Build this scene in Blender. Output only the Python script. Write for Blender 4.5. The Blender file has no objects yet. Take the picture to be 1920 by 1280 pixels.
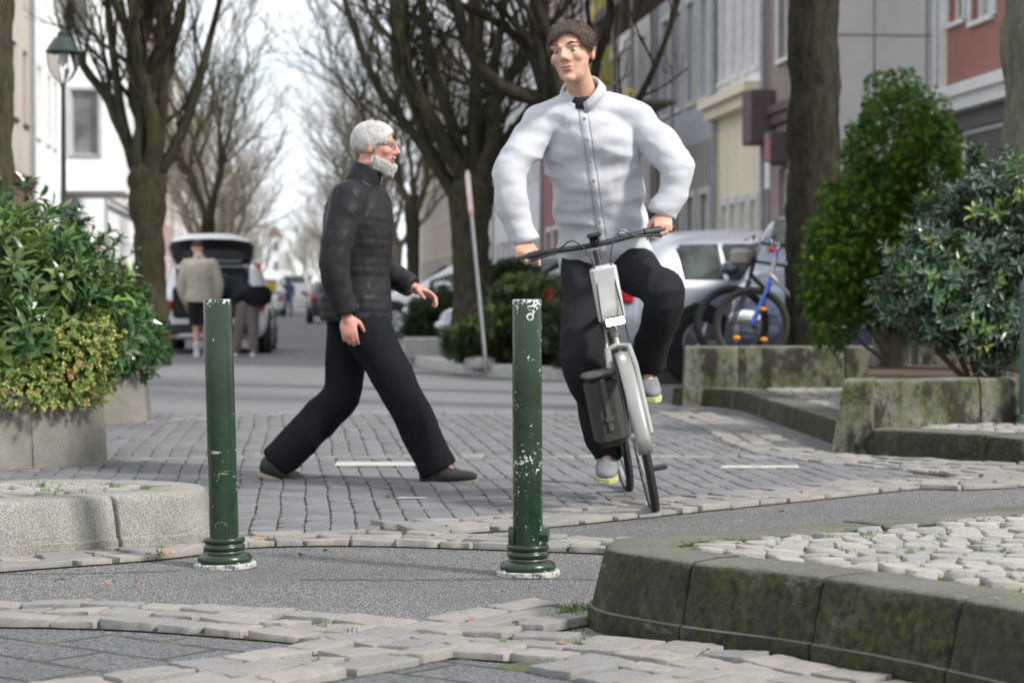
import bpy, math, random
from mathutils import Vector, Matrix, noise
R = math.radians
sin, cos, pi = math.sin, math.cos, math.pi
random.seed(7)
scene = bpy.context.scene
col = scene.collection

# ------------------------------------------------------------------ camera
CAMH = 0.92
cam_d = bpy.data.cameras.new("camera")
cam = bpy.data.objects.new("camera", cam_d); col.objects.link(cam)
cam.location = (0, 0, CAMH)
cam.rotation_euler = (R(90 - 1.141), 0, 0)
cam_d.lens = 80; cam_d.sensor_width = 36
cam_d.clip_start = 0.1; cam_d.clip_end = 2000
cam_d.dof.use_dof = True
cam_d.dof.focus_distance = 7.6
cam_d.dof.aperture_fstop = 4.4
scene.camera = cam
scene.render.resolution_x = 1024; scene.render.resolution_y = 682

# ------------------------------------------------------------------ world, sun, exposure
SUN_EL, SUN_AZ = R(38), R(124)      # azimuth clockwise from +Y: light comes from the right
w = bpy.data.worlds.new("World"); scene.world = w; w.use_nodes = True
nt = w.node_tree; nt.nodes.clear()
out = nt.nodes.new('ShaderNodeOutputWorld'); bg = nt.nodes.new('ShaderNodeBackground')
sky = nt.nodes.new('ShaderNodeTexSky'); sky.sky_type = 'NISHITA'; sky.sun_disc = False
sky.sun_elevation = SUN_EL; sky.sun_rotation = SUN_AZ
tc = nt.nodes.new('ShaderNodeTexCoord'); mp = nt.nodes.new('ShaderNodeMapping')
mp.inputs['Scale'].default_value = (1, 1, 2.2)
ns = nt.nodes.new('ShaderNodeTexNoise'); ns.inputs['Scale'].default_value = 5.5; ns.inputs['Detail'].default_value = 6
ns.inputs['Roughness'].default_value = 0.55
cr_ = nt.nodes.new('ShaderNodeValToRGB')
cr_.color_ramp.elements[0].position = 0.20; cr_.color_ramp.elements[1].position = 0.42
mx = nt.nodes.new('ShaderNodeMix'); mx.data_type = 'RGBA'
mx.inputs['B'].default_value = (9.6, 10.1, 10.8, 1)
nt.links.new(tc.outputs['Generated'], mp.inputs['Vector']); nt.links.new(mp.outputs[0], ns.inputs['Vector'])
nt.links.new(ns.outputs['Fac'], cr_.inputs['Fac']); nt.links.new(cr_.outputs['Color'], mx.inputs['Factor'])
nt.links.new(sky.outputs['Color'], mx.inputs['A']); nt.links.new(mx.outputs['Result'], bg.inputs['Color'])
bg.inputs['Strength'].default_value = 0.088
nt.links.new(bg.outputs[0], out.inputs['Surface'])
sd = bpy.data.lights.new("sun", 'SUN'); sun = bpy.data.objects.new("sun", sd); col.objects.link(sun)
sd.energy = 3.2; sd.angle = R(7); sd.color = (1.0, 0.95, 0.88)
_dir = Vector((sin(SUN_AZ) * cos(SUN_EL), cos(SUN_AZ) * cos(SUN_EL), sin(SUN_EL)))
sun.rotation_euler = (-_dir).to_track_quat('-Z', 'Y').to_euler(); sun.location = (10, 0, 20)
vs = scene.view_settings
vs.view_transform = 'Standard'; vs.look = 'None'; vs.exposure = 0.58; vs.gamma = 1.0; vs.use_curve_mapping = False

# ------------------------------------------------------------------ placing
FPX = 4266.7
def P(px, py, d):                       # point of the place seen at that pixel at a distance
    return Vector(((px - 960) / FPX * d, d, CAMH + (555 - py) / FPX * d))
def G(px, py, z=0.0):                   # point on level ground z
    d = FPX * (CAMH - z) / (py - 555)
    return Vector(((px - 960) / FPX * d, d, z))
SA = math.atan(425 / FPX)               # the street runs a little to the left
def W(u, v, z=0.0):
    return Vector((-u * sin(SA) + v * cos(SA), u * cos(SA) + v * sin(SA), z))
def wx(px, d):
    return (px - 960) / FPX * d

# ------------------------------------------------------------------ mesh builder
class MB:
    def __init__(s): s.v = []; s.f = []; s.m = []
    def add(s, vs_, fs, mi=0):
        n = len(s.v); s.v += [tuple(v) for v in vs_]
        s.f += [tuple(i + n for i in f) for f in fs]; s.m += [mi] * len(fs)
    def box(s, c, d, rz=0, mi=0, M=None):
        hx, hy, hz = d[0] / 2, d[1] / 2, d[2] / 2
        q = [Vector((x, y, z)) for z in (-hz, hz) for x, y in ((-hx, -hy), (hx, -hy), (hx, hy), (-hx, hy))]
        r = Matrix.Rotation(rz, 3, 'Z') if M is None else M
        q = [r @ v + Vector(c) for v in q]
        s.add(q, [(0, 3, 2, 1), (4, 5, 6, 7), (0, 1, 5, 4), (1, 2, 6, 5), (2, 3, 7, 6), (3, 0, 4, 7)], mi)
    def bbox(s, x0, x1, y0, y1, z0, z1, mi=0):
        s.box(((x0 + x1) / 2, (y0 + y1) / 2, (z0 + z1) / 2), (x1 - x0, y1 - y0, z1 - z0), 0, mi)
    def rbox(s, c, d, b, rz=0, mi=0, M=None):      # box with bevelled edges
        hx, hy, hz = d[0] / 2, d[1] / 2, d[2] / 2
        r = Matrix.Rotation(rz, 3, 'Z') if M is None else M
        rings = []
        for z, k in ((-hz, b), (-hz + b, 0), (hz - b, 0), (hz, b)):
            x, y = hx - k, hy - k
            rings.append([(x - b, -y, z), (x, -y + b, z), (x, y - b, z), (x - b, y, z), (-x + b, y, z), (-x, y - b, z), (-x, -y + b, z), (-x + b, -y, z)])
        q = [r @ Vector(v) + Vector(c) for rg in rings for v in rg]
        f = [tuple(reversed(range(8))), tuple(range(24, 32))]
        for k in range(3):
            for i in range(8):
                j = (i + 1) % 8; f.append((k * 8 + i, k * 8 + j, k * 8 + 8 + j, k * 8 + 8 + i))
        s.add(q, f, mi)
    def tube(s, pts, rad, n=8, mi=0, caps=True, flat=1.0, up=None):
        pts = [Vector(p) for p in pts]
        if not hasattr(rad, '__len__'): rad = [rad] * len(pts)
        m = len(pts); vs_ = []
        t = (pts[1] - pts[0]).normalized()
        a = Vector(up) if up is not None else (Vector((0, 0, 1)) if abs(t.z) < 0.9 else Vector((1, 0, 0)))
        for i in range(m):
            if i == 0: t = pts[1] - pts[0]
            elif i == m - 1: t = pts[-1] - pts[-2]
            else: t = (pts[i + 1] - pts[i - 1])
            t = t.normalized() if t.length > 1e-9 else Vector((0, 0, 1))
            x = t.cross(a)
            if x.length < 1e-5: x = t.orthogonal()
            x.normalize(); y = t.cross(x).normalized()
            if up is None: a = -y if a.dot(-y) > 0 else y
            for k in range(n):
                th = 2 * pi * k / n
                vs_.append(pts[i] + x * cos(th) * rad[i] + y * sin(th) * rad[i] * flat)
        f = []
        for i in range(m - 1):
            for k in range(n):
                j = (k + 1) % n
                f.append((i * n + k, i * n + j, (i + 1) * n + j, (i + 1) * n + k))
        if caps: f += [tuple(reversed(range(n))), tuple(range((m - 1) * n, m * n))]
        s.add(vs_, f, mi)
    def cap(s, a, b, ra, rb, n=12, mi=0, flat=1.0, up=None):     # tapered limb with round ends
        a, b = Vector(a), Vector(b); t = (b - a).normalized()
        pts, rd = [], []
        for k in range(1, 5):
            th = pi / 2 * k / 4; pts.append(a - t * ra * cos(th)); rd.append(max(ra * sin(th), .0005))
        for k in range(1, 4):
            q = k / 4; pts.append(a.lerp(b, q)); rd.append(ra + (rb - ra) * q)
        for k in range(0, 4):
            th = pi / 2 * k / 4; pts.append(b + t * rb * sin(th)); rd.append(max(rb * cos(th), .0005))
        s.tube(pts, rd, n, mi, True, flat, up)
    def ell(s, c, r, M=None, n=14, mi=0):
        vs_ = []; f = []; m = n // 2
        M = M or Matrix.Identity(3)
        for i in range(1, m):
            ph = pi * i / m
            for k in range(n):
                th = 2 * pi * k / n
                vs_.append(M @ Vector((r[0] * sin(ph) * cos(th), r[1] * sin(ph) * sin(th), r[2] * cos(ph))) + Vector(c))
        vs_.append(M @ Vector((0, 0, r[2])) + Vector(c)); vs_.append(M @ Vector((0, 0, -r[2])) + Vector(c))
        for i in range(m - 2):
            for k in range(n):
                j = (k + 1) % n; f.append((i * n + k, (i + 1) * n + k, (i + 1) * n + j, i * n + j))
        T = (m - 1) * n
        for k in range(n):
            j = (k + 1) % n; f.append((T, k, j)); f.append((T + 1, (m - 2) * n + j, (m - 2) * n + k))
        s.add(vs_, f, mi)
    def lathe(s, prof, n=32, c=(0, 0, 0), M=None, mi=0):
        vs_ = []; f = []; M = M or Matrix.Identity(3)
        for r, z in prof:
            for k in range(n):
                th = 2 * pi * k / n; vs_.append(M @ Vector((r * cos(th), r * sin(th), z)) + Vector(c))
        for i in range(len(prof) - 1):
            for k in range(n):
                j = (k + 1) % n; f.append((i * n + k, i * n + j, (i + 1) * n + j, (i + 1) * n + k))
        f.append(tuple(reversed(range(n)))); f.append(tuple(range((len(prof) - 1) * n, len(prof) * n)))
        s.add(vs_, f, mi)
    def loft(s, rings, mi=0, closed=True, caps=True):
        n = len(rings[0]); vs_ = [p for r in rings for p in r]; f = []
        for i in range(len(rings) - 1):
            for k in range(n if closed else n - 1):
                j = (k + 1) % n; f.append((i * n + k, i * n + j, (i + 1) * n + j, (i + 1) * n + k))
        if caps: f += [tuple(reversed(range(n))), tuple(range((len(rings) - 1) * n, len(rings) * n))]
        s.add(vs_, f, mi)
    def ells(s, secs, n=20, mi=0):          # sections: centre, half axis vector a, half axis vector b
        s.loft([[Vector(c) + Vector(a) * cos(2 * pi * k / n) + Vector(b) * sin(2 * pi * k / n) for k in range(n)] for c, a, b in secs], mi)
    def prism(s, poly, z0, z1, mi=0):
        n = len(poly); s.add([(p[0], p[1], z0) for p in poly] + [(p[0], p[1], z1) for p in poly],
              [tuple(reversed(range(n))), tuple(range(n, 2 * n))] + [(i, (i + 1) % n, n + (i + 1) % n, n + i) for i in range(n)], mi)
    def mesh(s, name, mats, smooth=True, ang=40):
        me = bpy.data.meshes.new(name); me.from_pydata(s.v, [], s.f)
        for m in (mats if isinstance(mats, (list, tuple)) else [mats]): me.materials.append(m)
        if any(s.m): me.polygons.foreach_set('material_index', s.m)
        if smooth:
            me.polygons.foreach_set('use_smooth', [True] * len(me.polygons))
            if ang: me.set_sharp_from_angle(angle=R(ang))
        me.update(); return me
    def build(s, name, mats, parent=None, smooth=True, ang=40, loc=None):
        o = bpy.data.objects.new(name, s.mesh(name, mats, smooth, ang)); col.objects.link(o)
        if parent is not None: o.parent = parent
        if loc is not None: o.location = loc
        return o

def tag(o, label=None, cat=None, group=None, kind=None):
    if label: o['label'] = label
    if cat: o['category'] = cat
    if group: o['group'] = group
    if kind: o['kind'] = kind
    return o
def thing(name, label, cat, loc=(0, 0, 0), rz=0, group=None):
    o = bpy.data.objects.new(name, None); o.empty_display_size = .2; col.objects.link(o)
    o.location = loc; o.rotation_euler = (0, 0, rz); return tag(o, label, cat, group)
def rebase(o, loc):                      # put a mesh thing's origin at its base
    loc = Vector(loc); o.data.transform(Matrix.Translation(-loc)); o.location = loc; return o
def copy_tree(o, parent=None):
    c = o.copy(); col.objects.link(c)
    if parent is not None: c.parent = parent
    for ch in list(o.children): copy_tree(ch, c)
    return c

def fuse(mb, name, mat, parent, voxel=.008, smooth=4, wr=0, wscale=9, wstretch=(1, 1, 1), taper=None):
    """unite overlapping closed shapes into one continuous skin"""
    me = mb.mesh(name, mat, True, None); t = bpy.data.objects.new(name, me); col.objects.link(t)
    m = t.modifiers.new('r', 'REMESH'); m.mode = 'VOXEL'; m.voxel_size = voxel; m.use_smooth_shade = True
    if smooth:
        sm = t.modifiers.new('s', 'SMOOTH'); sm.factor = .5; sm.iterations = smooth
    bpy.context.view_layer.update()
    dg = bpy.context.evaluated_depsgraph_get()
    m2 = bpy.data.meshes.new_from_object(t.evaluated_get(dg)); m2.name = name
    bpy.data.objects.remove(t); bpy.data.meshes.remove(me)
    if wr:
        nrm = [v.normal.copy() for v in m2.vertices]
        for v, nn in zip(m2.vertices, nrm):
            q = Vector((v.co.x * wstretch[0], v.co.y * wstretch[1], v.co.z * wstretch[2])) * wscale
            a = noise.noise(q) + .5 * noise.noise(q * 2.1 + Vector((3, 1, 7)))
            r_ = 1 - abs(noise.noise(q * .8 + Vector((9, 2, 4)))) * 2.2
            v.co += nn * wr * (a * .7 + max(r_, 0) * .8 - .3)
    if not m2.materials: m2.materials.append(mat)
    m2.polygons.foreach_set('use_smooth', [True] * len(m2.polygons)); m2.update()
    o = bpy.data.objects.new(name, m2); col.objects.link(o); o.parent = parent
    return o

def catmull(pts, step=.05):
    pts = [Vector(p) for p in pts]; q = [pts[0] * 2 - pts[1]] + pts + [pts[-1] * 2 - pts[-2]]; res = []
    for i in range(1, len(q) - 2):
        p0, p1, p2, p3 = q[i - 1:i + 3]; n = max(2, int((p2 - p1).length / step))
        for k in range(n):
            t = k / n
            res.append(.5 * ((2 * p1) + (p2 - p0) * t + (2 * p0 - 5 * p1 + 4 * p2 - p3) * t * t + (3 * p1 - p0 - 3 * p2 + p3) * t ** 3))
    res.append(pts[-1]); return res
def inpoly(x, y, poly):
    c = False; n = len(poly); j = n - 1
    for i in range(n):
        xi, yi, xj, yj = poly[i][0], poly[i][1], poly[j][0], poly[j][1]
        if (yi > y) != (yj > y) and x < (xj - xi) * (y - yi) / (yj - yi) + xi: c = not c
        j = i
    return c
U = random.uniform

# ------------------------------------------------------------------ materials
class NT:
    def __init__(s, name):
        s.m = bpy.data.materials.new(name); s.m.use_nodes = True; s.t = s.m.node_tree
        s.b = s.t.nodes['Principled BSDF']; s.tc = s.t.nodes.new('ShaderNodeTexCoord')
        s.o = s.tc.outputs['Object']
    def n(s, k, **kw):
        nd = s.t.nodes.new(k)
        for a, b in kw.items(): setattr(nd, a, b)
        return nd
    def l(s, a, b): s.t.links.new(a, b)
    def noise(s, sc, det=4, rough=.55, vec=None, dist=0):
        x = s.n('ShaderNodeTexNoise'); x.inputs['Scale'].default_value = sc; x.inputs['Detail'].default_value = det
        x.inputs['Roughness'].default_value = rough; x.inputs['Distortion'].default_value = dist
        s.l(vec or s.o, x.inputs['Vector']); return x.outputs['Fac']
    def map(s, scale=(1, 1, 1), rot=(0, 0, 0), loc=(0, 0, 0), vec=None):
        x = s.n('ShaderNodeMapping'); x.inputs['Scale'].default_value = scale; x.inputs['Rotation'].default_value = rot
        x.inputs['Location'].default_value = loc; s.l(vec or s.o, x.inputs['Vector']); return x.outputs[0]
    def ramp(s, fac, stops):
        x = s.n('ShaderNodeValToRGB'); e = x.color_ramp.elements
        while len(e) < len(stops): e.new(.5)
        for i, (p, c) in enumerate(stops):
            e[i].position = p; e[i].color = (c, c, c, 1) if not hasattr(c, '__len__') else (*c[:3], 1)
        s.l(fac, x.inputs['Fac']); return x.outputs['Color']
    def mix(s, fac, a, b, mode='MIX'):
        x = s.n('ShaderNodeMix', data_type='RGBA', blend_type=mode)
        for k, q in (('Factor', fac), ('A', a), ('B', b)):
            if hasattr(q, 'is_output'): s.l(q, x.inputs[k])
            elif hasattr(q, '__len__'): x.inputs[k].default_value = (*q[:3], 1)
            else: x.inputs[k].default_value = q
        return x.outputs['Result']
    def math(s, op, a, b=0.0):
        x = s.n('ShaderNodeMath', operation=op)
        for i, q in enumerate((a, b)):
            if hasattr(q, 'is_output'): s.l(q, x.inputs[i])
            else: x.inputs[i].default_value = q
        return x.outputs[0]
    def bump(s, h, strength=.3, dist=.01):
        x = s.n('ShaderNodeBump'); x.inputs['Strength'].default_value = strength; x.inputs['Distance'].default_value = dist
        s.l(h, x.inputs['Height'])
        if s.b.inputs['Normal'].is_linked: s.l(s.b.inputs['Normal'].links[0].from_socket, x.inputs['Normal'])
        s.l(x.outputs[0], s.b.inputs['Normal'])
    def col(s, c):
        if hasattr(c, 'is_output'): s.l(c, s.b.inputs['Base Color'])
        else: s.b.inputs['Base Color'].default_value = (*c[:3], 1)
    def rough(s, r, metal=0, spec=.5, coat=0):
        if hasattr(r, 'is_output'): s.l(r, s.b.inputs['Roughness'])
        else: s.b.inputs['Roughness'].default_value = r
        s.b.inputs['Metallic'].default_value = metal; s.b.inputs['Specular IOR Level'].default_value = spec
        s.b.inputs['Coat Weight'].default_value = coat; s.b.inputs['Coat Roughness'].default_value = .08
_mc = {}
def mat(name, c, rough=.6, var=.25, scale=6, bump=0, bscale=60, metal=0, spec=.5, coat=0, c2=None, stretch=(1, 1, 1)):
    if name in _mc: return _mc[name]
    k = NT(name); vec = k.map(scale=stretch)
    c2 = c2 or tuple(x * (1 - var) for x in c)
    k.col(k.mix(k.ramp(k.noise(scale, 5, .6, vec), [(.32, 0), (.68, 1)]), c2, c))
    k.rough(rough, metal, spec, coat)
    if bump: k.bump(k.noise(bscale, 4, .6, vec), bump, .01)
    _mc[name] = k.m; return k.m

def m_asphalt(name, base, light, dark, sc=190, patch=.5):
    k = NT(name)
    a = k.noise(sc, 3, .7); b = k.noise(sc * 2.3, 2, .6)
    v = k.n('ShaderNodeTexVoronoi'); v.inputs['Scale'].default_value = sc * .95; k.l(k.o, v.inputs['Vector'])
    c = k.mix(k.ramp(a, [(.40, 0), (.56, 1)]), dark, base)
    c = k.mix(k.ramp(b, [(.53, 0), (.60, 1)]), c, light)
    c = k.mix(k.math('MULTIPLY', k.ramp(v.outputs['Distance'], [(.35, 0), (.8, 1)]), .6), c, dark)
    big = k.ramp(k.noise(.9, 6, .62), [(.35, 0), (.65, 1)])
    c = k.mix(k.math('MULTIPLY', big, patch), c, tuple(x * .62 for x in base), 'MIX')
    sp = k.ramp(k.noise(7, 7, .75), [(.63, 0), (.7, 1)])
    c = k.mix(k.math('MULTIPLY', sp, .35), c, light)
    k.col(c); k.rough(.88, spec=.3)
    k.bump(k.math('ADD', a, k.math('MULTIPLY', v.outputs['Distance'], -.8)), .55, .004)
    return k.m
M_ASPH = m_asphalt('asphalt', (.115, .115, .118), (.60, .59, .56), (.008, .008, .009), 84)
M_ROAD = m_asphalt('road_asphalt', (.19, .19, .20), (.34, .34, .34), (.10, .10, .105), 90, .25)

def m_paver(name, base, dark, bw, bh, rot, mortar=.01, jc=(.05, .05, .042), green=.4, off=.5, warp=.05):
    k = NT(name); vec = k.map(rot=(0, 0, rot))
    wv = k.n('ShaderNodeVectorMath', operation='MULTIPLY_ADD')
    nn = k.n('ShaderNodeTexNoise'); nn.inputs['Scale'].default_value = 3.0; k.l(k.o, nn.inputs['Vector'])
    k.l(nn.outputs['Color'], wv.inputs[0]); wv.inputs[1].default_value = (warp, warp, 0); k.l(vec, wv.inputs[2])
    br = k.n('ShaderNodeTexBrick'); br.offset = off
    for q, x in (('Scale', 1), ('Mortar Size', mortar), ('Mortar Smooth', .4), ('Brick Width', bw), ('Row Height', bh), ('Bias', 0)):
        br.inputs[q].default_value = x
    br.inputs['Color1'].default_value = (*base, 1); br.inputs['Color2'].default_value = (*[x * .74 for x in base], 1)
    br.inputs['Mortar'].default_value = (*jc, 1); k.l(wv.outputs[0], br.inputs['Vector'])
    a = k.noise(110, 3, .7)
    c = k.mix(k.ramp(a, [(.38, 0), (.58, 1)]), dark, br.outputs['Color'])
    c = k.mix(k.math('MULTIPLY', k.ramp(k.noise(1.1, 6, .6), [(.35, 0), (.65, 1)]), .45), c, tuple(x * .6 for x in base))
    sp = k.ramp(k.noise(210, 2, .6), [(.56, 0), (.66, 1)])
    c = k.mix(k.math('MULTIPLY', sp, .5), c, (.42, .42, .41))
    gr = k.math('MULTIPLY', k.math('MULTIPLY', br.outputs['Fac'], k.ramp(k.noise(6, 4, .7), [(.52, 0), (.6, 1)])), green)
    c = k.mix(br.outputs['Fac'], c, jc); c = k.mix(gr, c, (.16, .2, .05))
    k.col(c); k.rough(.88, spec=.3)
    k.bump(a, .5, .004); k.bump(k.math('SUBTRACT', 1, br.outputs['Fac']), .8, .012)
    return k.m
M_PAV1 = m_paver('pavers_street', (.225, .225, .232), (.11, .11, .115), .145, .108, -SA + R(90), .010, (.115, .115, .105), .25, warp=.03)
M_PAV2 = m_paver('pavers_near', (.15, .153, .16), (.012, .012, .014), .42, .21, R(38), .011, green=.3)

def m_stone(name, base, c2, moss=0, mossc=(.10, .115, .03)):
    k = NT(name)
    v = k.n('ShaderNodeObjectInfo')
    at = k.n('ShaderNodeAttribute'); at.attribute_name = 'tint'
    c = k.mix(at.outputs['Fac'], base, c2)
    c = k.mix(k.math('MULTIPLY', k.ramp(k.noise(12, 8, .72), [(.4, 0), (.66, 1)]), .6), c, tuple(x * .58 for x in base))
    c = k.mix(k.math('MULTIPLY', k.ramp(k.noise(160, 4, .7), [(.5, 0), (.68, 1)]), .4), c, tuple(min(1, x * 1.35) for x in base))
    if moss: c = k.mix(k.math('MULTIPLY', k.ramp(k.noise(9, 6, .7), [(.55, 0), (.66, 1)]), moss), c, mossc)
    k.col(c); k.rough(.8, spec=.35); k.bump(k.noise(55, 6, .6), .45, .006); k.bump(k.noise(300, 3, .6), .3, .002)
    return k.m
M_SETT = m_stone('sett_stone', (.27, .248, .225), (.18, .18, .183), .25, (.09, .10, .04))
M_PAVS = m_stone('street_sett', (.175, .175, .182), (.125, .125, .132), .12, (.07, .08, .035))
M_COB = m_stone('cobble_stone', (.33, .315, .29), (.22, .215, .205), .3, (.2, .19, .08))
M_BED = mat('joint_grit', (.05, .045, .035), .95, scale=30, c2=(.085, .1, .03), bump=.5, bscale=120)
M_MOSSBED = mat('mossy_joint', (.16, .19, .045), .95, scale=14, c2=(.13, .09, .05), bump=.8, bscale=90)
M_SOIL = mat('soil', (.045, .033, .022), .95, scale=18, c2=(.1, .065, .035), bump=1, bscale=50)

def m_concrete(name, base, dark, moss=.5, side=.6, mossc=(.075, .085, .02), speck=.5, streak=0, ramp=(.40, .60), sy=.45, fs=1, dirt=0):
    k = NT(name)
    c = k.mix(k.ramp(k.noise(3.2, 7, .65), [(.36, 0), (.66, 1)]), base, tuple(x * .72 for x in base))
    fine = k.noise(130 * fs, 4, .75)
    c = k.mix(k.math('MULTIPLY', k.ramp(fine, [(.42, 1), (.56, 0)]), speck), c, dark)
    c = k.mix(k.math('MULTIPLY', k.ramp(k.noise(190 * fs, 2, .7), [(.58, 0), (.68, 1)]), speck), c, tuple(min(.9, x * 1.7) for x in base))
    g = k.n('ShaderNodeNewGeometry'); sx = k.n('ShaderNodeSeparateXYZ'); k.l(g.outputs['Normal'], sx.inputs[0])
    vert = k.ramp(sx.outputs['Z'], [(.45, 1), (.85, 0)])
    sc = k.map(scale=(1, 1, sy))
    m1 = k.ramp(k.noise(5.5, 8, .74, sc), [(ramp[0], 0), (ramp[1], 1)])
    mm = k.math('MULTIPLY', k.math('MULTIPLY', m1, k.math('ADD', k.math('MULTIPLY', vert, side), moss * .35)), 1.0)
    c = k.mix(k.math('MINIMUM', mm, .95), c, k.mix(k.ramp(k.noise(38, 5, .7), [(.38, 0), (.62, 1)]), mossc, dark))
    if dirt:
        c = k.mix(k.math('MULTIPLY', k.math('MULTIPLY', k.ramp(k.noise(2.6, 8, .7, k.map(loc=(4, 2, 9))), [(.40, 0), (.62, 1)]), vert), dirt), c, (.03, .028, .026))
        c = k.mix(k.math('MULTIPLY', k.ramp(k.noise(4.4, 8, .8, k.map(scale=(.5, .5, 2.2), loc=(1, 7, 3))), [(.60, 0), (.66, 1)]), .4), c, (.26, .26, .24))
    if streak:
        st = k.ramp(k.noise(5.5, 7, .72, k.map(scale=(1, 1, .5))), [(.47, 0), (.56, 1)])
        c = k.mix(k.math('MULTIPLY', k.math('MULTIPLY', st, vert), streak), c, (.02, .018, .015))
    k.col(c); k.rough(.9, spec=.25); k.bump(fine, .5, .003); k.bump(k.noise(16, 6, .6), .5, .012)
    return k.m
M_KERB_R = m_concrete('mossy_kerb', (.165, .165, .14), (.012, .012, .009), .5, 1.35, (.055, .062, .016), ramp=(.28, .60), sy=.6, fs=1.3, dirt=.6)
M_KERB_L = m_concrete('pale_kerb', (.31, .30, .27), (.075, .07, .062), .1, .3, (.12, .11, .055), .7, fs=1.35)
M_WALL_R = m_concrete('mossy_wall', (.19, .19, .155), (.018, .017, .012), 1.3, .5, (.075, .09, .015), .4, streak=.9, sy=.8)  # base colour lowered to stand in for tree shade, besides the moss
M_WALL_L = m_concrete('planter_concrete', (.245, .235, .21), (.07, .06, .05), .1, .22, (.12, .115, .06), .4)

M_GREEN = None
def m_bollard(name, seed, zscr, amount):
    k = NT(name); k2 = k.map(loc=(seed, seed * .7, 0))
    sx = k.n('ShaderNodeSeparateXYZ'); k.l(k.o, sx.inputs[0]); z = sx.outputs['Z']
    c = k.mix(k.ramp(k.noise(9, 5, .6, k2), [(.35, 0), (.65, 1)]), (.006, .019, .007), (.012, .034, .013))
    n1 = k.math('ADD', k.math('MULTIPLY', k.noise(95, 3, .6, k2), .62), k.math('MULTIPLY', k.noise(30, 3, .6, k2), .38)); n2 = k.noise(7, 2, .5, k2)
    top = k.ramp(z, [(.86, 0), (.915, .17)])
    low = k.ramp(z, [(amount[1], 0), (amount[1] + .16, amount[2]), (amount[1] + .3, 0)])
    s_ = k.math('ADD', k.math('ADD', n1, k.math('MULTIPLY', k.math('SUBTRACT', n2, .5), .25)), k.math('ADD', top, low))
    chips = k.ramp(s_, [(amount[0], 0), (amount[0] + .012, 1)])
    hs = k.map(scale=(.35, .35, 3.2), loc=(seed * 2, 0, seed)); n3 = k.noise(26, 2, .5, hs)
    band = k.ramp(z, [(zscr - .1, 0), (zscr - .05, 1), (zscr + .05, 1), (zscr + .1, 0)])
    side = k.ramp(k.noise(11, 1, .4, k2), [(.42, 0), (.5, 1)])
    scr = k.math('MULTIPLY', k.math('MULTIPLY', k.ramp(n3, [(.62, 0), (.64, 1)]), band), side)
    m_ = k.math('MAXIMUM', chips, scr)
    rust = k.ramp(k.noise(13, 2, .5, k.map(loc=(5 + seed, 1, 2))), [(.66, 0), (.68, 1)])
    c2 = k.mix(rust, (.52, .55, .53), (.22, .09, .04))
    c = k.mix(m_, c, c2)
    c = k.mix(k.math('MULTIPLY', k.ramp(k.noise(4, 6, .7, k.map(scale=(1, 1, .3))), [(.5, 0), (.7, 1)]), .3), c, (.06, .075, .06))
    k.col(c); k.rough(k.ramp(k.noise(30, 4, .6), [(.3, .13), (.7, .28)]), spec=.55)
    k.bump(k.math('SUBTRACT', 1, m_), .5, .002); k.bump(k.noise(18, 2, .5), .12, .003)
    return k.m
# ================================================================== GROUND
def sheet(name, poly, z, m, kind='structure'):
    b = MB(); b.add([(p[0], p[1], z) for p in poly], [tuple(range(len(poly)))])
    o = b.build(name, m, smooth=False); tag(o, kind=kind)
    if o.data.polygons[0].normal.z < 0: o.data.flip_normals()
    return o
sheet('ground', [(-300, -20), (300, -20), (300, 900), (-300, 900)], 0, M_ASPH)
# far carriageway: smoother asphalt beyond the paver strip
_f = lambda u, v: tuple(W(u, v)[:2])
sheet('road', [G(150, 776)[:2], G(1300, 776)[:2], _f(40, 4.2), _f(400, 4.2), _f(400, -4), _f(28, -4)], .006, M_ROAD)
strip = [G(-150, 1010)[:2], G(300, 1018)[:2], G(520, 1008)[:2], G(700, 1000)[:2], G(950, 982)[:2], G(1250, 952)[:2], G(1500, 928)[:2], G(1640, 912)[:2],
         G(1700, 900)[:2], G(1700, 890)[:2], G(1600, 870)[:2], G(1490, 848)[:2], G(1400, 812)[:2], G(1290, 776)[:2], G(150, 776)[:2]]
sheet('paver_bed', strip, .004, mat('paver_grit', (.075, .073, .065), .95, scale=14, c2=(.06, .072, .03), bump=.4, bscale=90))
sheet('near_pavers', [G(-80, 1196)[:2], G(0, 1190)[:2], G(300, 1195)[:2], G(500, 1208)[:2], G(640, 1222)[:2], G(420, 1300)[:2], G(300, 1400)[:2], G(-200, 1400)[:2]], .004, M_PAV2)
sheet('bottom_pavers', [G(560, 1290)[:2], G(740, 1248)[:2], G(870, 1240)[:2], G(1010, 1262)[:2], G(1180, 1300)[:2], G(1300, 1420)[:2], G(400, 1420)[:2]], .004, M_PAV2)

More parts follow.
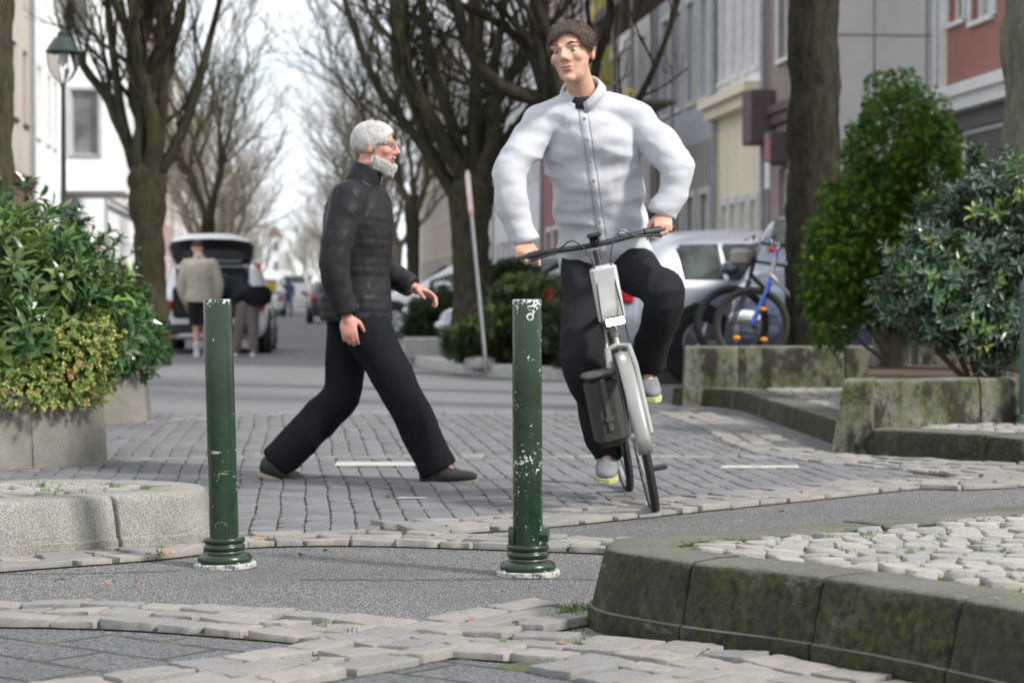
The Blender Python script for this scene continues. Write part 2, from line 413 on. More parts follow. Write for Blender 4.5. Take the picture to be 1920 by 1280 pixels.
def stone(mb, o_, z0, h, cx=None, tilt=.004, ins=.006):
    n = len(o_); c = Vector((sum(p[0] for p in o_) / n, sum(p[1] for p in o_) / n))
    tx, ty = U(-tilt, tilt), U(-tilt, tilt)
    vs_ = []
    rr = max((Vector(p[:2]) - c).length for p in o_)
    for k, (q, z) in enumerate(((0, 0), (0, .86), (.25, .96), (1, 1))):
        for p in o_:
            d = Vector(p[:2]) - c; L = d.length; dd = d * (1 - ins * q / max(L, .001))
            zz = z0 + h * z + (dd.x * tx + dd.y * ty) / rr * (1 if z > .2 else 0)
            vs_.append((c.x + dd.x, c.y + dd.y, zz))
    for q in (.5,):
        for p in o_:
            d = (Vector(p[:2]) - c) * q
            vs_.append((c.x + d.x, c.y + d.y, z0 + h * U(.98, 1.10) + (d.x * tx + d.y * ty) / rr))
    vs_.append((c.x, c.y, z0 + h * U(1.0, 1.10)))
    f = [(k * n + i, k * n + (i + 1) % n, (k + 1) * n + (i + 1) % n, (k + 1) * n + i) for k in range(4) for i in range(n)]
    f += [(4 * n + i, 4 * n + (i + 1) % n, 5 * n) for i in range(n)]
    mb.add(vs_, f); mb.tint += [U(0, 1)] * len(vs_)
def finish_tint(mb, o):
    a = o.data.attributes.new('tint', 'FLOAT', 'POINT'); a.data.foreach_set('value', mb.tint)
def rough_outline(cs, sub=3, j=.004, rnd=.012):
    """corner list -> irregular outline with clipped corners"""
    res = []; n = len(cs)
    for i in range(n):
        a, b = Vector(cs[i]), Vector(cs[(i + 1) % n]); L = (b - a).length; t = (b - a) / max(L, .001)
        nn = Vector((-t.y, t.x)); r = min(rnd, L * .3)
        for k in range(sub + 1):
            s_ = r + (L - 2 * r) * k / sub
            res.append(a + t * s_ + nn * U(-j, j) - nn * 0)
    return res
_occ = []
def sett_band(name, path, rows, width, h=.020, z0=.005, lmin=.12, lmax=.22, gap=.013, zlift=0, occ=.085, bed=True):
    pts = catmull([(p[0], p[1], 0) for p in path], .04)
    cum = [0]
    for a, b in zip(pts, pts[1:]): cum.append(cum[-1] + (b - a).length)
    tot = cum[-1]
    def at(s_):
        s_ = min(max(s_, 0), tot - 1e-6); lo = 0
        import bisect
        i = max(0, min(len(cum) - 2, bisect.bisect_right(cum, s_) - 1))
        q = (s_ - cum[i]) / max(cum[i + 1] - cum[i], 1e-9); p = pts[i].lerp(pts[i + 1], q)
        t = (pts[min(i + 2, len(pts) - 1)] - pts[max(i - 1, 0)]).normalized()
        return p, Vector((-t.y, t.x, 0))
    mb = MB(); mb.tint = []; new = []
    rw = width / rows
    if bed:
        bd = MB(); st = 40 if tot > 3 else 16; L_, R_ = [], []
        for i in range(st + 1):
            p, nn = at(tot * i / st); L_.append((*(p + nn * (width / 2 - .006))[:2], z0)); R_.append((*(p - nn * (width / 2 - .006))[:2], z0))
        bd.add(L_ + R_, [(i, i + 1, st + 2 + i, st + 1 + i) for i in range(st)])
        ob = bd.build('joint_bed', M_BED, smooth=False); tag(ob, kind='structure')
        if ob.data.polygons[0].normal.z < 0: ob.data.flip_normals()
    for r in range(rows):
        s_ = U(-.1, 0); off = -width / 2 + rw * (r + .5)
        while s_ < tot:
            L = U(lmin, lmax); a, b = s_ + gap / 2, s_ + L - gap / 2; s_ += L
            if b > tot or a < 0: continue
            w1, w2 = rw / 2 - gap / 2 - U(0, .006), rw / 2 - gap / 2 - U(0, .006)
            cs = []
            for q, o2 in ((a, -w1), (b, -w2), (b, w2), (a, w1)):
                p, nn = at(q + U(-.012, .012)); p = p + nn * (off + o2 + U(-.009, .009)); cs.append((p.x, p.y))
            c = Vector((sum(p[0] for p in cs) / 4, sum(p[1] for p in cs) / 4))
            if any((c - q).length < occ for q in _occ): continue
            new.append(c)
            ol = rough_outline(cs, 5, .008, .008)
            A = sum(ol[i].x * ol[(i + 1) % len(ol)].y - ol[(i + 1) % len(ol)].x * ol[i].y for i in range(len(ol)))
            if A < 0: ol.reverse()
            stone(mb, ol, z0, h + U(-.004, .004) + zlift, tilt=.007)
    _occ.extend(new)
    o = mb.build(name, M_SETT, ang=60); finish_tint(mb, o); tag(o, kind='structure'); return o
g = lambda x, y: G(x, y)[:2]
def street_setts():
    mb = MB(); mb.tint = []; v = -3.6
    while v < 4.2:
        wv = .105 * U(.94, 1.06); u = 8.0 + U(0, .15)
        while u < 18.2:
            L = U(.125, .175); uc, vc = u + L / 2, v + wv / 2; u += L
            wob = lambda uu: .010 * sin(uu * 1.3 + v * .7) + .004 * sin(uu * 4.1 + v * 2)
            p = W(uc, vc)
            if not inpoly(p.x, p.y, strip): continue
            g1, g2 = .0045 + U(0, .002), .0035
            cs = []
            for du, dv in ((-1, -1), (1, -1), (1, 1), (-1, 1)):
                q = W(uc + du * (L / 2 - g1) + U(-.005, .005), vc + dv * (wv / 2 - g2) + wob(uc + du * L / 2) + U(-.004, .004)); cs.append((q.x, q.y))
            ol = rough_outline(cs, 1, .002, .012); A = sum(ol[i].x * ol[(i + 1) % len(ol)].y - ol[(i + 1) % len(ol)].x * ol[i].y for i in range(len(ol)))
            if A < 0: ol.reverse()
            stone(mb, ol, .003, .010 + U(-.002, .002), tilt=.0028, ins=.007)
        v += wv
    o = mb.build('street_setts', M_PAVS, ang=60); finish_tint(mb, o); tag(o, kind='structure')
street_setts()
sett_band('sett_band', [g(-160, 1158), g(0, 1158), g(300, 1166), (-.52, 6.2), (-.30, 6.04), (-.05, 5.93), (.12, 5.86), (.30, 5.74), (.52, 5.50), (.72, 5.24), (.88, 4.98), (1.05, 4.6)], 3, .43)
sett_band('sett_band', [(-1.1, 5.0), (-.70, 5.38), (-.36, 5.78), (-.13, 6.17), (.04, 6.42), (.24, 6.62)], 3, .40, lmin=.16, lmax=.26)
sett_band('sett_band', [(.0, 5.66), (.14, 5.52), (.34, 5.25), (.5, 4.9)], 1, .17, occ=.1)
sett_band('sett_band', [g(-140, 1074), g(0, 1062), g(260, 1042), g(440, 1020), g(700, 1016), g(950, 1023), g(1120, 1029), g(1300, 1036)], 3, .38)
sett_band('sett_band', [g(700, 1000), g(950, 985), g(1250, 955), g(1500, 930), g(1680, 912), (2.2, 10.95), (2.42, 11.35), (2.36, 11.75), (2.12, 12.05), (1.84, 12.45), (1.6, 13.2), (1.52, 14.2), (1.5, 15.4), (1.38, 17), (1.2, 18.6)], 3, .42, occ=.1)
sett_band('sett_band', [(1.76, 12.8), (2.1, 12.45), (2.5, 12.18), (3.2, 12.0), (4.2, 11.9)], 3, .40, occ=.1)
sett_band('sett_band', [(-2.9, 12.3), (-2.25, 12.35), (-1.9, 12.75), (-.6, 12.85), (.6, 12.85), (1.5, 12.8)], 1, .15, occ=.09, h=.013)
sett_band('sett_band', [(-2.9, 16.4), (-2.4, 16.6), (-2.3, 17.4), (-1.5, 17.7), (-.1, 17.7), (1.4, 17.7)], 2, .34, occ=.1, h=.008)

# white painted bars on the pavers
sheet('road_marking', [g(625, 879), g(800, 879), g(797, 871), g(632, 871)], .0165, mat('road_paint', (.5, .48, .45), .7, var=.35, scale=25))
sheet('road_marking', [g(1350, 883), g(1500, 883), g(1497, 878), g(1356, 878)], .0165, mat('road_paint', (.72, .7, .66), .7))
sheet('road_marking', [g(745, 941), g(800, 941), g(800, 939), g(748, 938)], .0165, mat('road_paint', (.72, .7, .66), .7))

# an open seam by the right bollard, a thin dark line left of the other
for nm, pts in (('asphalt_seam', [g(560, 1088), g(760, 1089), g(930, 1087), g(1080, 1087), g(1140, 1092)]), ('asphalt_seam', [g(-60, 1078), g(180, 1076), g(330, 1072)])):
    pp = catmull([(p[0], p[1], 0) for p in pts], .03); b = MB(); vv = []
    for i, p in enumerate(pp):
        e = .004 * (1 + .9 * noise.noise(Vector((i * .9, 3, len(nm))))) + .001; q = noise.noise(Vector((i * .35, 0, 1))) * .012; vv += [(p.x, p.y + q - e, .003), (p.x, p.y + q + e, .003)]
    b.add(vv, [(2 * i, 2 * i + 2, 2 * i + 3, 2 * i + 1) for i in range(len(pp) - 1)]); o = b.build(nm, mat('dark_grit', (.03, .028, .025), .95), None, False); tag(o, kind='structure')

# ------------------------------------------------------------------ kerbs
def kerb(name, path, w, h, m, batter=.03, ledge=0, joints=.9, side=1, closed_fill=None, gap=.005, rnd=.016, z0=0, wob=.003, fixed=None):
    """stones swept along path (outer foot line); the stone lies on side*left of the path"""
    pts = catmull([(p[0], p[1], 0) for p in path], .06)
    cum = [0]
    for a, b in zip(pts, pts[1:]): cum.append(cum[-1] + (b - a).length)
    tot = cum[-1]; cuts = [0]
    if fixed: cuts += [f for f in fixed if f < tot] + [tot]
    else:
        while cuts[-1] < tot - .3: cuts.append(min(tot, cuts[-1] + joints * U(.85, 1.12)))
        cuts[-1] = tot
    def at(s_):
        import bisect
        s_ = min(max(s_, 0), tot - 1e-6); i = max(0, min(len(cum) - 2, bisect.bisect_right(cum, s_) - 1))
        q = (s_ - cum[i]) / max(cum[i + 1] - cum[i], 1e-9); p = pts[i].lerp(pts[i + 1], q)
        t = (pts[min(i + 2, len(pts) - 1)] - pts[max(i - 1, 0)]).normalized(); return p, Vector((-t.y, t.x, 0)) * side
    if ledge: prof = [(0, 0), (0, h * .2), (.002, h * .26), (.012, h * .275), (batter * .5, h * .5), (batter, h - rnd * 1.6), (batter + rnd * .3, h - rnd * .55), (batter + rnd, h - rnd * .12), (batter + rnd * 2.2, h), (w * .6, h + .002), (w - .012, h), (w, h - .01), (w, 0)]
    else: prof = [(0, 0), (batter * .3, h * .3), (batter * .7, h * .65), (batter, h - rnd * 1.3), (batter + rnd * .3, h - rnd * .5), (batter + rnd, h - rnd * .1), (batter + rnd * 2, h), (w * .6, h + .001), (w - .012, h), (w, h - .01), (w, 0)]
    mb = MB()
    for a, b in zip(cuts, cuts[1:]):
        rings = []; n = max(4, int((b - a) / .05)); hz = U(-.004, .004)
        ss = [a + gap / 2, a + gap / 2 + .003, a + gap / 2 + .012] + [a + (b - a) * k / n for k in range(1, n)] + [b - gap / 2 - .012, b - gap / 2 - .003, b - gap / 2]
        ss = sorted(ss)
        for i, s_ in enumerate(ss):
            p, nn = at(s_); sh = .008 if i in (0, len(ss) - 1) else (.003 if i in (1, len(ss) - 2) else 0)
            ring = []
            for j, (o_, z) in enumerate(prof):
                q = p + nn * (o_ + (sh if o_ < w * .5 else -sh)); zz = z0 + z + (hz - sh * .8 if z > h * .5 else 0)
                nz = noise.noise(Vector((q.x * 6, q.y * 6, z * 8 + o_ * 5))) * wob * 1.5 + noise.noise(Vector((q.x * 25, q.y * 25, z * 30 + o_ * 22))) * wob * .5
                if 0 < j < len(prof) - 2: q = q + nn * nz; zz += nz * (.6 if z > h * .8 else 0)
                ring.append((q.x, q.y, zz))
            rings.append(ring if side < 0 else ring[::-1])
        mb.loft(rings)
    o = mb.build(name, m, ang=50); tag(o, kind='structure')
    inner = [at(tot * k / 40) for k in range(41)]
    return [(p + nn * w) for p, nn in inner]

def cobbles(name, poly, z, size, m=None, bedm=None, h=.022, jit=.2, drop=0, box=None):
    mb = MB(); mb.tint = []
    xs = [p[0] for p in poly]; ys = [p[1] for p in poly]
    b2 = MB(); b2.add([(p[0], p[1], z) for p in poly], [tuple(range(len(poly)))])
    o2 = b2.build(name + '_bed', bedm or M_MOSSBED, smooth=False); tag(o2, kind='structure')
    if o2.data.polygons[0].normal.z < 0: o2.data.flip_normals()
    row = 0; y = min(ys)
    while y < max(ys):
        x = min(xs) - U(0, size); rh = size * U(.9, 1.1)
        while x < max(xs):
            L = size * U(.8, 1.35)
            wob = lambda xx: .02 * sin(xx * 3.1 + 1.3) + .015 * sin(xx * 7 + y)
            cs = [(x, y + wob(x)), (x + L, y + wob(x + L)), (x + L, y + rh + wob(x + L)), (x, y + rh + wob(x))]
            c = (x + L / 2, y + rh / 2)
            e = .6
            if inpoly(c[0], c[1], poly) and inpoly(c[0] - L * .5 * e, c[1], poly) and inpoly(c[0] + L * .5 * e, c[1], poly) and inpoly(c[0], c[1] - rh * e * .5, poly) and U(0, 1) > drop:
                g_ = .008
                cs = [(c[0] + (p[0] - c[0]) * (1 - g_ / L * 2) + U(-1, 1) * size * .07, c[1] + (p[1] - c[1]) * (1 - g_ / rh * 2) + U(-1, 1) * size * .07) for p in cs]
                stone(mb, rough_outline(cs, 2, .006, .009), z, h + U(-.006, .003), tilt=.006, ins=.009)
            x += L
        y += rh
    o = mb.build(name, m or M_COB, ang=70); finish_tint(mb, o); tag(o, kind='structure'); return o

# near right island
kp = [(3.2, 8.95), (2.2, 8.05), (1.4, 7.40), (.8, 6.95), (.45, 6.72), (.27, 6.56), (.215, 6.40), (.225, 6.24), (.31, 6.08), (.47, 5.88), (.68, 5.68), (.86, 5.44), (1.02, 5.18), (1.2, 4.8), (1.36, 4.4)]
KH = .225
inn = kerb('near_kerb', kp, .25, KH, M_KERB_R, batter=.045, ledge=1, joints=.62, side=1, fixed=[.9, 1.9, 2.9, 3.55, 4.02, 4.5, 4.93, 5.4, 5.9])
isl = [(p.x, p.y) for p in inn] + [(3.2, 4.4), (3.6, 8.5)]
isl = [(p.x, p.y) for p in inn]
isl = [q for q in isl] + [(3.4, 4.3), (3.6, 8.7)]
sheet('island_fill', isl, KH - .03, M_SOIL)
cobbles('island_cobbles', isl, KH - .016, .085, h=.017)
# near left island
kl = [(-3.2, 7.35), (-1.77, 7.85), (-1.34, 8.17), (-1.20, 8.24), (-1.13, 8.32), (-1.11, 8.50), (-1.20, 8.78), (-1.6, 8.98), (-2.6, 8.9), (-3.5, 8.7)]
kerb_l = kerb('near_kerb', kl, .25, .205, M_KERB_L, batter=.035, ledge=1, side=1, fixed=[.75, 1.98, 2.62, 3.2, 4.2], gap=.016, rnd=.018, wob=.006)
isl2 = [(p.x, p.y) for p in kerb_l]
sheet('island_fill', isl2, .17, M_SOIL)
cobbles('island_cobbles', isl2, .190, .09, h=.014)
# far right kerbs and pavement behind
k1 = [(1.34, 19.2), (1.80, 18.6), (1.9, 16.6), (1.98, 14.6), (2.0, 13.9)]
kerb('far_kerb', k1, .26, .155, M_KERB_R, batter=.02, joints=1.0, side=1)
k2 = [(2.06, 13.15), (2.35, 12.92), (2.58, 12.68), (2.80, 12.38), (3.5, 12.05), (5.5, 11.6)]
kerb('far_kerb', k2, .26, .15, M_KERB_R, batter=.02, joints=.8, side=1)
sheet('pavement', [(2.2, 19.3), (2.18, 14.2), (2.3, 13.4), (2.6, 13.1), (2.95, 12.75), (3.6, 12.3), (6, 11.9), (9, 19.3)], .128, M_MOSSBED)
cobbles('pavement_cobbles', [(2.1, 19.2), (2.22, 14.2), (2.28, 13.6), (2.5, 13.2), (2.95, 12.75), (3.6, 12.35), (5, 12.0), (5, 15), (3.9, 19.2)], .131, .12, h=.022)
# footways along the houses
fw = MB()
for v0, v1, u0, u1 in ((4.6, 7.8, 20, 130), (4.6, 9.4, 20, 31.6), (-6.2, -4.3, 20, 130)):
    q = [W(u0, v0), W(u0, v1), W(u1, v1), W(u1, v0)]
    fw.prism([(p.x, p.y) for p in q], .0, .12 + (.003 if v1 > 9 else 0))
tag(fw.build('pavement', mat('footway', (.3, .3, .3), .85, scale=3), smooth=False), kind='structure')

# ------------------------------------------------------------------ grass tufts and leaves
def tufts(name, pts, n=14, hmax=.035, spread=.02, m=None):
    mb = MB()
    for p in pts:
        s_ = U(.5, 1.2)
        for k in range(int(n * s_)):
            a = U(0, 2 * pi); r = abs(random.gauss(0, spread * s_)); b = Vector((p[0] + cos(a) * r, p[1] + sin(a) * r, p[2]))
            hh = U(.35, 1) * hmax * s_; l = Vector((U(-1, 1), U(-1, 1), 0)) * hh * .6; wd = Vector((cos(a + 1.3), sin(a + 1.3), 0)) * U(.0012, .003)
            mb.add([b - wd, b + wd, b + l * .5 + Vector((0, 0, hh * .7)) + wd * .7, b + l + Vector((0, 0, hh))], [(0, 1, 2), (0, 2, 3)])
    o = mb.build(name, m or mat('grass_blade', (.12, .24, .035), .6, var=.4, scale=40), smooth=False); tag(o, kind='stuff')
    o['label'] = 'short green grass and weeds in the joints'; return o
tp = []
for x, y in ((1060, 1162), (1075, 1166), (1068, 1158), (1085, 1170), (1050, 1165), (1095, 1160), (1080, 1155)): tp += [(*g(x, y), .02)] * 2
for x, y in ((942, 1220), (945, 1222), (800, 1232), (805, 1230), (610, 1190), (340, 1175), (440, 1178), (870, 1165), (650, 1205), (1088, 1223), (905, 1204), (1028, 1258), (60, 1145), (300, 1050), (330, 1036), (225, 1044), (345, 1033), (470, 1020), (560, 1018), (700, 1010), (215, 1044), (590, 1260), (530, 1252), (600, 1215), (1095, 1195)):
    tp.append((*g(x, y), .016))
tufts('joint_grass', tp, 16, .026, .02)
tp = []
for k in range(150):
    x, y = U(.3, 3.0), U(5.3, 8.6)
    if inpoly(x, y, isl): tp.append((x, y, KH - .01))
for q in isl[4:36]:
    for k in range(1): tp.append((q[0] + U(-.03, .03), q[1] + U(-.03, .03), KH - .008))
for k in range(260):
    x, y = U(.3, 3.0), U(5.0, 8.6)
    if inpoly(x, y, isl): tp.append((x, y, KH - .004))
tufts('island_grass', tp, 9, .016, .022)
tp = []
for k in range(170):
    x, y = U(-3.2, -1.2), U(7.7, 8.9)
    if inpoly(x, y, isl2): tp.append((x, y, .195))
tufts('island_grass', tp, 12, .026, .035)
tp = []
for k in range(260):
    x, y = U(2.2, 5), U(12.3, 14.3)
    if y > 13.9 - (x - 2.2) * .9 and noise.noise(Vector((x * 1.5, y * 1.5, 0))) > -.05: tp.append((x, y, .14))
for k in range(80): tp.append((U(2.2, 3.2), U(14.3, 18), .14))
tufts('pavement_grass', tp, 12, .05, .04)

def leaf_mesh():
    mb = MB(); L, w_ = .05, .017
    pr = []
    for i in range(6):
        t = i / 5; ww = w_ * sin(pi * (t * .92 + .04)) ** .8; z = .008 * sin(t * pi) + .004
        pr.append([(t * L, -ww, z + .006), (t * L, 0, z), (t * L, ww, z + .004)])
    mb.loft(pr, closed=False, caps=False)
    return mb.mesh('fallen_leaf', mat('dead_leaf', (.42, .17, .07), .7, var=.5, scale=40))
lm = leaf_mesh()
for i, (x, y) in enumerate(((415, 1157), (960, 1171), (265, 1094), (320, 1037), (497, 1012), (880, 1163), (440, 895), (1320, 1228), (1855, 1196), (100, 1094), (605, 1036), (1567, 990), (1477, 965), (395, 1046), (720, 935), (560, 1045), (1060, 1210), (1395, 1025), (640, 1046), (215, 1094))):
    o = bpy.data.objects.new('fallen_leaf', lm); col.objects.link(o)
    z = .02
    if x > 1290 and 1180 < y < 1260: z = .02
    p = G(x, y, z)
    if (x, y) in ((1855, 1196), (1395, 1025)): p = G(x, y - (70 if y > 1100 else 0), KH + .005)
    o.location = p; o.rotation_euler = (U(-.4, .4), U(-.3, .3), U(0, 6.28)); o.scale = [U(.4, .8)] * 3
    tag(o, 'small dry orange brown leaf lying on the ground', 'fallen leaf', 'dry leaves scattered on the paving')

# ================================================================== BOLLARDS
def bollard(name, label, loc, tilt, m, plug, lugs, collar_m, fl_m):
    t = thing(name, label, 'bollard', loc, 0, 'green cast iron bollards'); t.rotation_euler = (0, tilt, 0)
    b = MB(); rp = [(.0495, .098), (.0488, .3), (.0486, .6), (.0484, .904), (.0476, .9085), (.040, .9095), (.0395, .905)]
    b.lathe(rp, 56); b.build('post', m, t)
    b = MB()
    prof = [(.088, .017), (.0915, .022), (.0925, .029), (.0900, .038), (.083, .0455), (.073, .049), (.066, .051), (.0625, .055), (.0625, .058), (.0665, .060), (.0692, .064), (.0695, .070), (.0680, .076), (.0645, .0785), (.0635, .081), (.0665, .0835), (.0695, .088), (.0698, .096), (.0675, .1015), (.058, .1035), (.05, .104)]
    b.lathe(prof, 64)
    b.build('base_moulding', collar_m, t, ang=60)
    b = MB(); b.lathe([(.105, .0), (.1065, .004), (.1055, .0150), (.102, .0175), (.08, .0178)], 64)
    for k in range(4): b.lathe([(.007, .0), (.007, .021), (.004, .023)], 6, (cos(k * 1.57 + .6) * .097, sin(k * 1.57 + .6) * .097, 0))
    b.build('flange', fl_m, t, ang=45)
    for (ang_, kind) in lugs:
        b = MB(); c = Vector((cos(ang_), sin(ang_), 0)); s_ = Vector((-sin(ang_), cos(ang_), 0))
        if kind == 'tab':
            out_ = []
            for rr, inset in ((.046, 0), (.060, 0), (.0645, .004)):
                ring = []
                for k in range(13):
                    th = pi * k / 12; ring.append(c * rr + s_ * cos(th) * (.0235 - inset) + Vector((0, 0, .137 + sin(th) * (.026 - inset))))
                ring += [c * rr + s_ * -(.0235 - inset) + Vector((0, 0, .102)), c * rr + s_ * (.0235 - inset) + Vector((0, 0, .102))]
                out_.append(ring)
            b.loft(out_)
        else:
            Mx = Matrix((s_, Vector((0, 0, 1)), c)).transposed()
            b.lathe([(.024, .03), (.024, .066), (.022, .070), (.014, .0705)], 24, (0, 0, .135), Mx)
            b.box(c * .05 + Vector((0, 0, .118)), (.028, .04, .03), ang_)
        b.build('lug', m, t)
    if plug:
        b = MB(); ang_ = plug; c = Vector((cos(ang_), sin(ang_), 0)); s_ = Vector((-sin(ang_), cos(ang_), 0))
        Mx = Matrix((s_, Vector((0, 0, 1)), c)).transposed()
        b.lathe([(.0125, .040), (.0125, .0497), (.009, .0505), (.0075, .0495)], 24, (0, 0, .852), Mx)
        o = b.build('plug', mat('worn_white_paint', (.6, .6, .57), .6, scale=60), t)
        b = MB(); b.lathe([(.007, .045), (.0068, .0512), (.003, .052)], 16, (0, 0, .852), Mx)
        b.build('bolt_head', mat('bolt_steel', (.12, .12, .13), .35, metal=.8), o)
    return t
mb1 = m_bollard('green_paint_chipped', 2.3, .0, (.625, .22, .045))
mb2 = m_bollard('green_paint', 7.1, .33, (.69, .22, .02))
k = NT('green_paint_base'); c = k.mix(k.ramp(k.noise(14, 5, .6), [(.35, 0), (.7, 1)]), (.006, .020, .008), (.011, .034, .014))
g_ = k.n('ShaderNodeNewGeometry')
c = k.mix(k.ramp(g_.outputs['Pointiness'], [(.42, 1), (.48, 0)]), c, (.11, .10, .075)); k.col(c); k.rough(.3, spec=.5); M_COLLAR = k.m
k = NT('flange_paint'); k.col(k.mix(k.ramp(k.noise(55, 4, .7), [(.50, 0), (.60, 1)]), (.40, .40, .37), (.06, .08, .06))); k.rough(.75); k.bump(k.noise(60, 4, .6), .4, .003); M_FL = k.m
bollard('bollard', 'heavily chipped green bollard with a round plug near its top, next to the cyclist', G(990, 1079), R(-.25), mb1, R(-78), ((R(180), 'tab'), (R(-12), 'stub')), M_COLLAR, M_FL)
bollard('bollard', 'slightly tilted green bollard with scratched white scribbles, beside the pale kerb block', G(421, 1064), R(-1.5), mb2, None, ((R(-93), 'tab'),), M_COLLAR, M_FL)
# domed bollard on the far pavement
t = thing('bollard', 'green domed bollard with ringed neck in front of the mossy wall at the right edge', 'bollard', (3.11, 13.72, .14), 0, 'green cast iron bollards')
b = MB(); prof = [(.048, .06), (.047, .4), (.0465, .76)]; b.lathe(prof, 32); b.build('post', mat('dull_green_paint', (.055, .10, .075), .45, scale=12), t)
b = MB(); b.lathe([(.0470, .757), (.054, .762), (.054, .776), (.048, .782), (.048, .79), (.054, .796), (.054, .81), (.051, .82), (.048, .845), (.04, .868), (.026, .884), (.006, .89)], 32); b.build('cap', mat('dull_green_paint', (.055, .10, .075), .45), t)
b = MB(); b.lathe([(.085, 0), (.085, .02), (.066, .03), (.066, .05), (.056, .066), (.0485, .07)], 32); b.build('base_moulding', mat('dull_green_paint', (.055, .10, .075), .45), t)
# ================================================================== PLANTER WALLS
def wall_run(b, pts, th, z0, z1, lean=.0, ends=(0, 0), joints=None, seg=.07):
    """battered concrete wall pieces; pts is the front foot line, the wall lies to its left"""
    for (a, c) in zip(pts, pts[1:]):
        a, c = Vector(a), Vector(c); L = (c - a).length; t = (c - a) / L; nn = Vector((-t.y, t.x))
        cuts = [0] + ([j for j in (joints or []) if j < L]) + [L]
        for s0, s1 in zip(cuts, cuts[1:]):
            s0 += .006; s1 -= .006; rings = []; n = max(3, int((s1 - s0) / seg))
            for i in range(n + 1):
                s_ = s0 + (s1 - s0) * i / n; ring = []
                H = z1 - z0
                for o_, z in ((0, 0), (lean * .25, H * .25), (lean * .5, H * .5), (lean * .75, H * .75), (lean, H - .03), (lean + .008, H - .01), (lean + .028, H), (th * .6, H + .002), (th - .02, H), (th, H - .02), (th, 0)):
                    e0 = ends[0] * (z / H) if i == 0 else 0
                    e1 = -ends[1] * (z / H) if i == n else 0
                    q = a + t * (s_ + e0 + e1) + nn * o_
                    w_ = noise.noise(Vector((q.x * 5, q.y * 5, z * 6))) * .006 + noise.noise(Vector((q.x * 19, q.y * 19, z * 21))) * .003
                    q = q + nn * w_
                    ring.append((q.x, q.y, z0 + z + (w_ * .7 if z > H * .9 else 0)))
                rings.append(ring[::-1])
            b.loft(rings)
# B: nearer right wall with bed
t = thing('planter_wall', 'mossy concrete planter wall in front of the grey green shrub', 'planter wall', (1.9, 13.3, 0))
b = MB(); wall_run(b, [(1.86, 13.30), (2.10, 13.24)], .5, 0, .43, .05, (.07, 0))
wall_run(b, [(2.11, 13.40), (4.4, 14.35)], .2, .0, .425, .02, (0, 0), [.78, 1.02 + .05, 1.9])
o = b.build('wall', M_WALL_R, t, ang=50); o.location = (-1.9, -13.3, 0)
b = MB(); b.prism([(2.12, 13.56), (4.4, 14.5), (4.4, 18.2), (2.85, 18.2)], .12, .385); o = b.build('soil', M_SOIL, t, False); o.location = (-1.9, -13.3, 0)
# A: farther wall
t = thing('planter_wall', 'long mossy concrete wall below the parked bicycles and the dark tree trunk', 'planter wall', (1.44, 19, 0))
b = MB(); wall_run(b, [(1.42, 19.0), (1.9, 19.0)], .25, 0, .50, .02, (.03, 0)); wall_run(b, [(1.9, 19.02), (3.4, 19.1)], .25, .0, .50, .02, (0, 0), [.9, 1.4])
o = b.build('wall', M_WALL_R, t, ang=50); o.location = (-1.44, -19, 0)
b = MB(); b.prism([(1.5, 19.22), (6, 19.3), (6, 21.9), (1.72, 21.9)], .12, .42); o = b.build('soil', M_SOIL, t, False); o.location = (-1.44, -19, 0)
# grey concrete blocks behind the shrub
for (x0, x1, d, z0, z1, lab) in ((1641, 1702, 17.4, .1, .62, 'pale grey concrete block standing in the shade left of the shrub stem'), (1712, 1832, 17.9, .1, .80, 'dark stained concrete block right behind the shrub stem')):
    b = MB(); b.rbox((wx((x0 + x1) / 2, d), d, (z0 + z1) / 2), (wx(x1, d) - wx(x0, d), .3, z1 - z0), .015)
    o = b.build('concrete_block', M_WALL_L if x0 < 1700 else M_WALL_R, None, ang=30); rebase(o, (wx((x0 + x1) / 2, d), d, z0)); tag(o, lab, 'concrete block')
# left planters
t = thing('planter_wall', 'grey concrete planter wall with a crack under the light green laurel', 'planter wall', (-2.3, 12.4, 0))
b = MB(); wall_run(b, [(-4.2, 11.0), (-3.0, 11.62), (-2.5, 12.0)], .2, 0, .42, .03, (0, 0), [1.24]); wall_run(b, [(-2.52, 11.97), (-2.20, 12.40)], .2, 0, .40, .035, (0, .0)); wall_run(b, [(-2.23, 12.44), (-2.55, 13.4), (-3.2, 13.6)], .2, 0, .40, .035)
o = b.build('wall', M_WALL_L, t, ang=50); o.location = (2.3, -12.4, 0)
b = MB(); b.prism([(-4.2, 11.2), (-2.55, 12.2), (-2.35, 12.5), (-2.5, 13.3), (-4.2, 13.4)], .1, .36); o = b.build('soil', M_SOIL, t, False); o.location = (2.3, -12.4, 0)
b = MB(); wall_run(b, [(-4, 10.2), (-3.1, 11.5)], .2, 0, .2, .02)
t = thing('planter_wall', 'low grey planter wall end under the dark green laurel, behind the first planter', 'planter wall', (-2.7, 16.4, 0))
b = MB(); wall_run(b, [(-4.6, 15.6), (-3.0, 16.05), (-2.62, 16.4)], .2, 0, .4, .03, (0, .03)); wall_run(b, [(-2.60, 16.42), (-2.8, 17.5), (-4.0, 17.7)], .2, 0, .4, .03)
o = b.build('wall', M_WALL_L, t, ang=50); o.location = (2.7, -16.4, 0)
b = MB(); b.prism([(-4.4, 15.8), (-3.0, 16.2), (-2.75, 16.5), (-2.95, 17.4), (-4.4, 17.5)], .1, .34); o = b.build('soil', M_SOIL, t, False); o.location = (2.7, -16.4, 0)

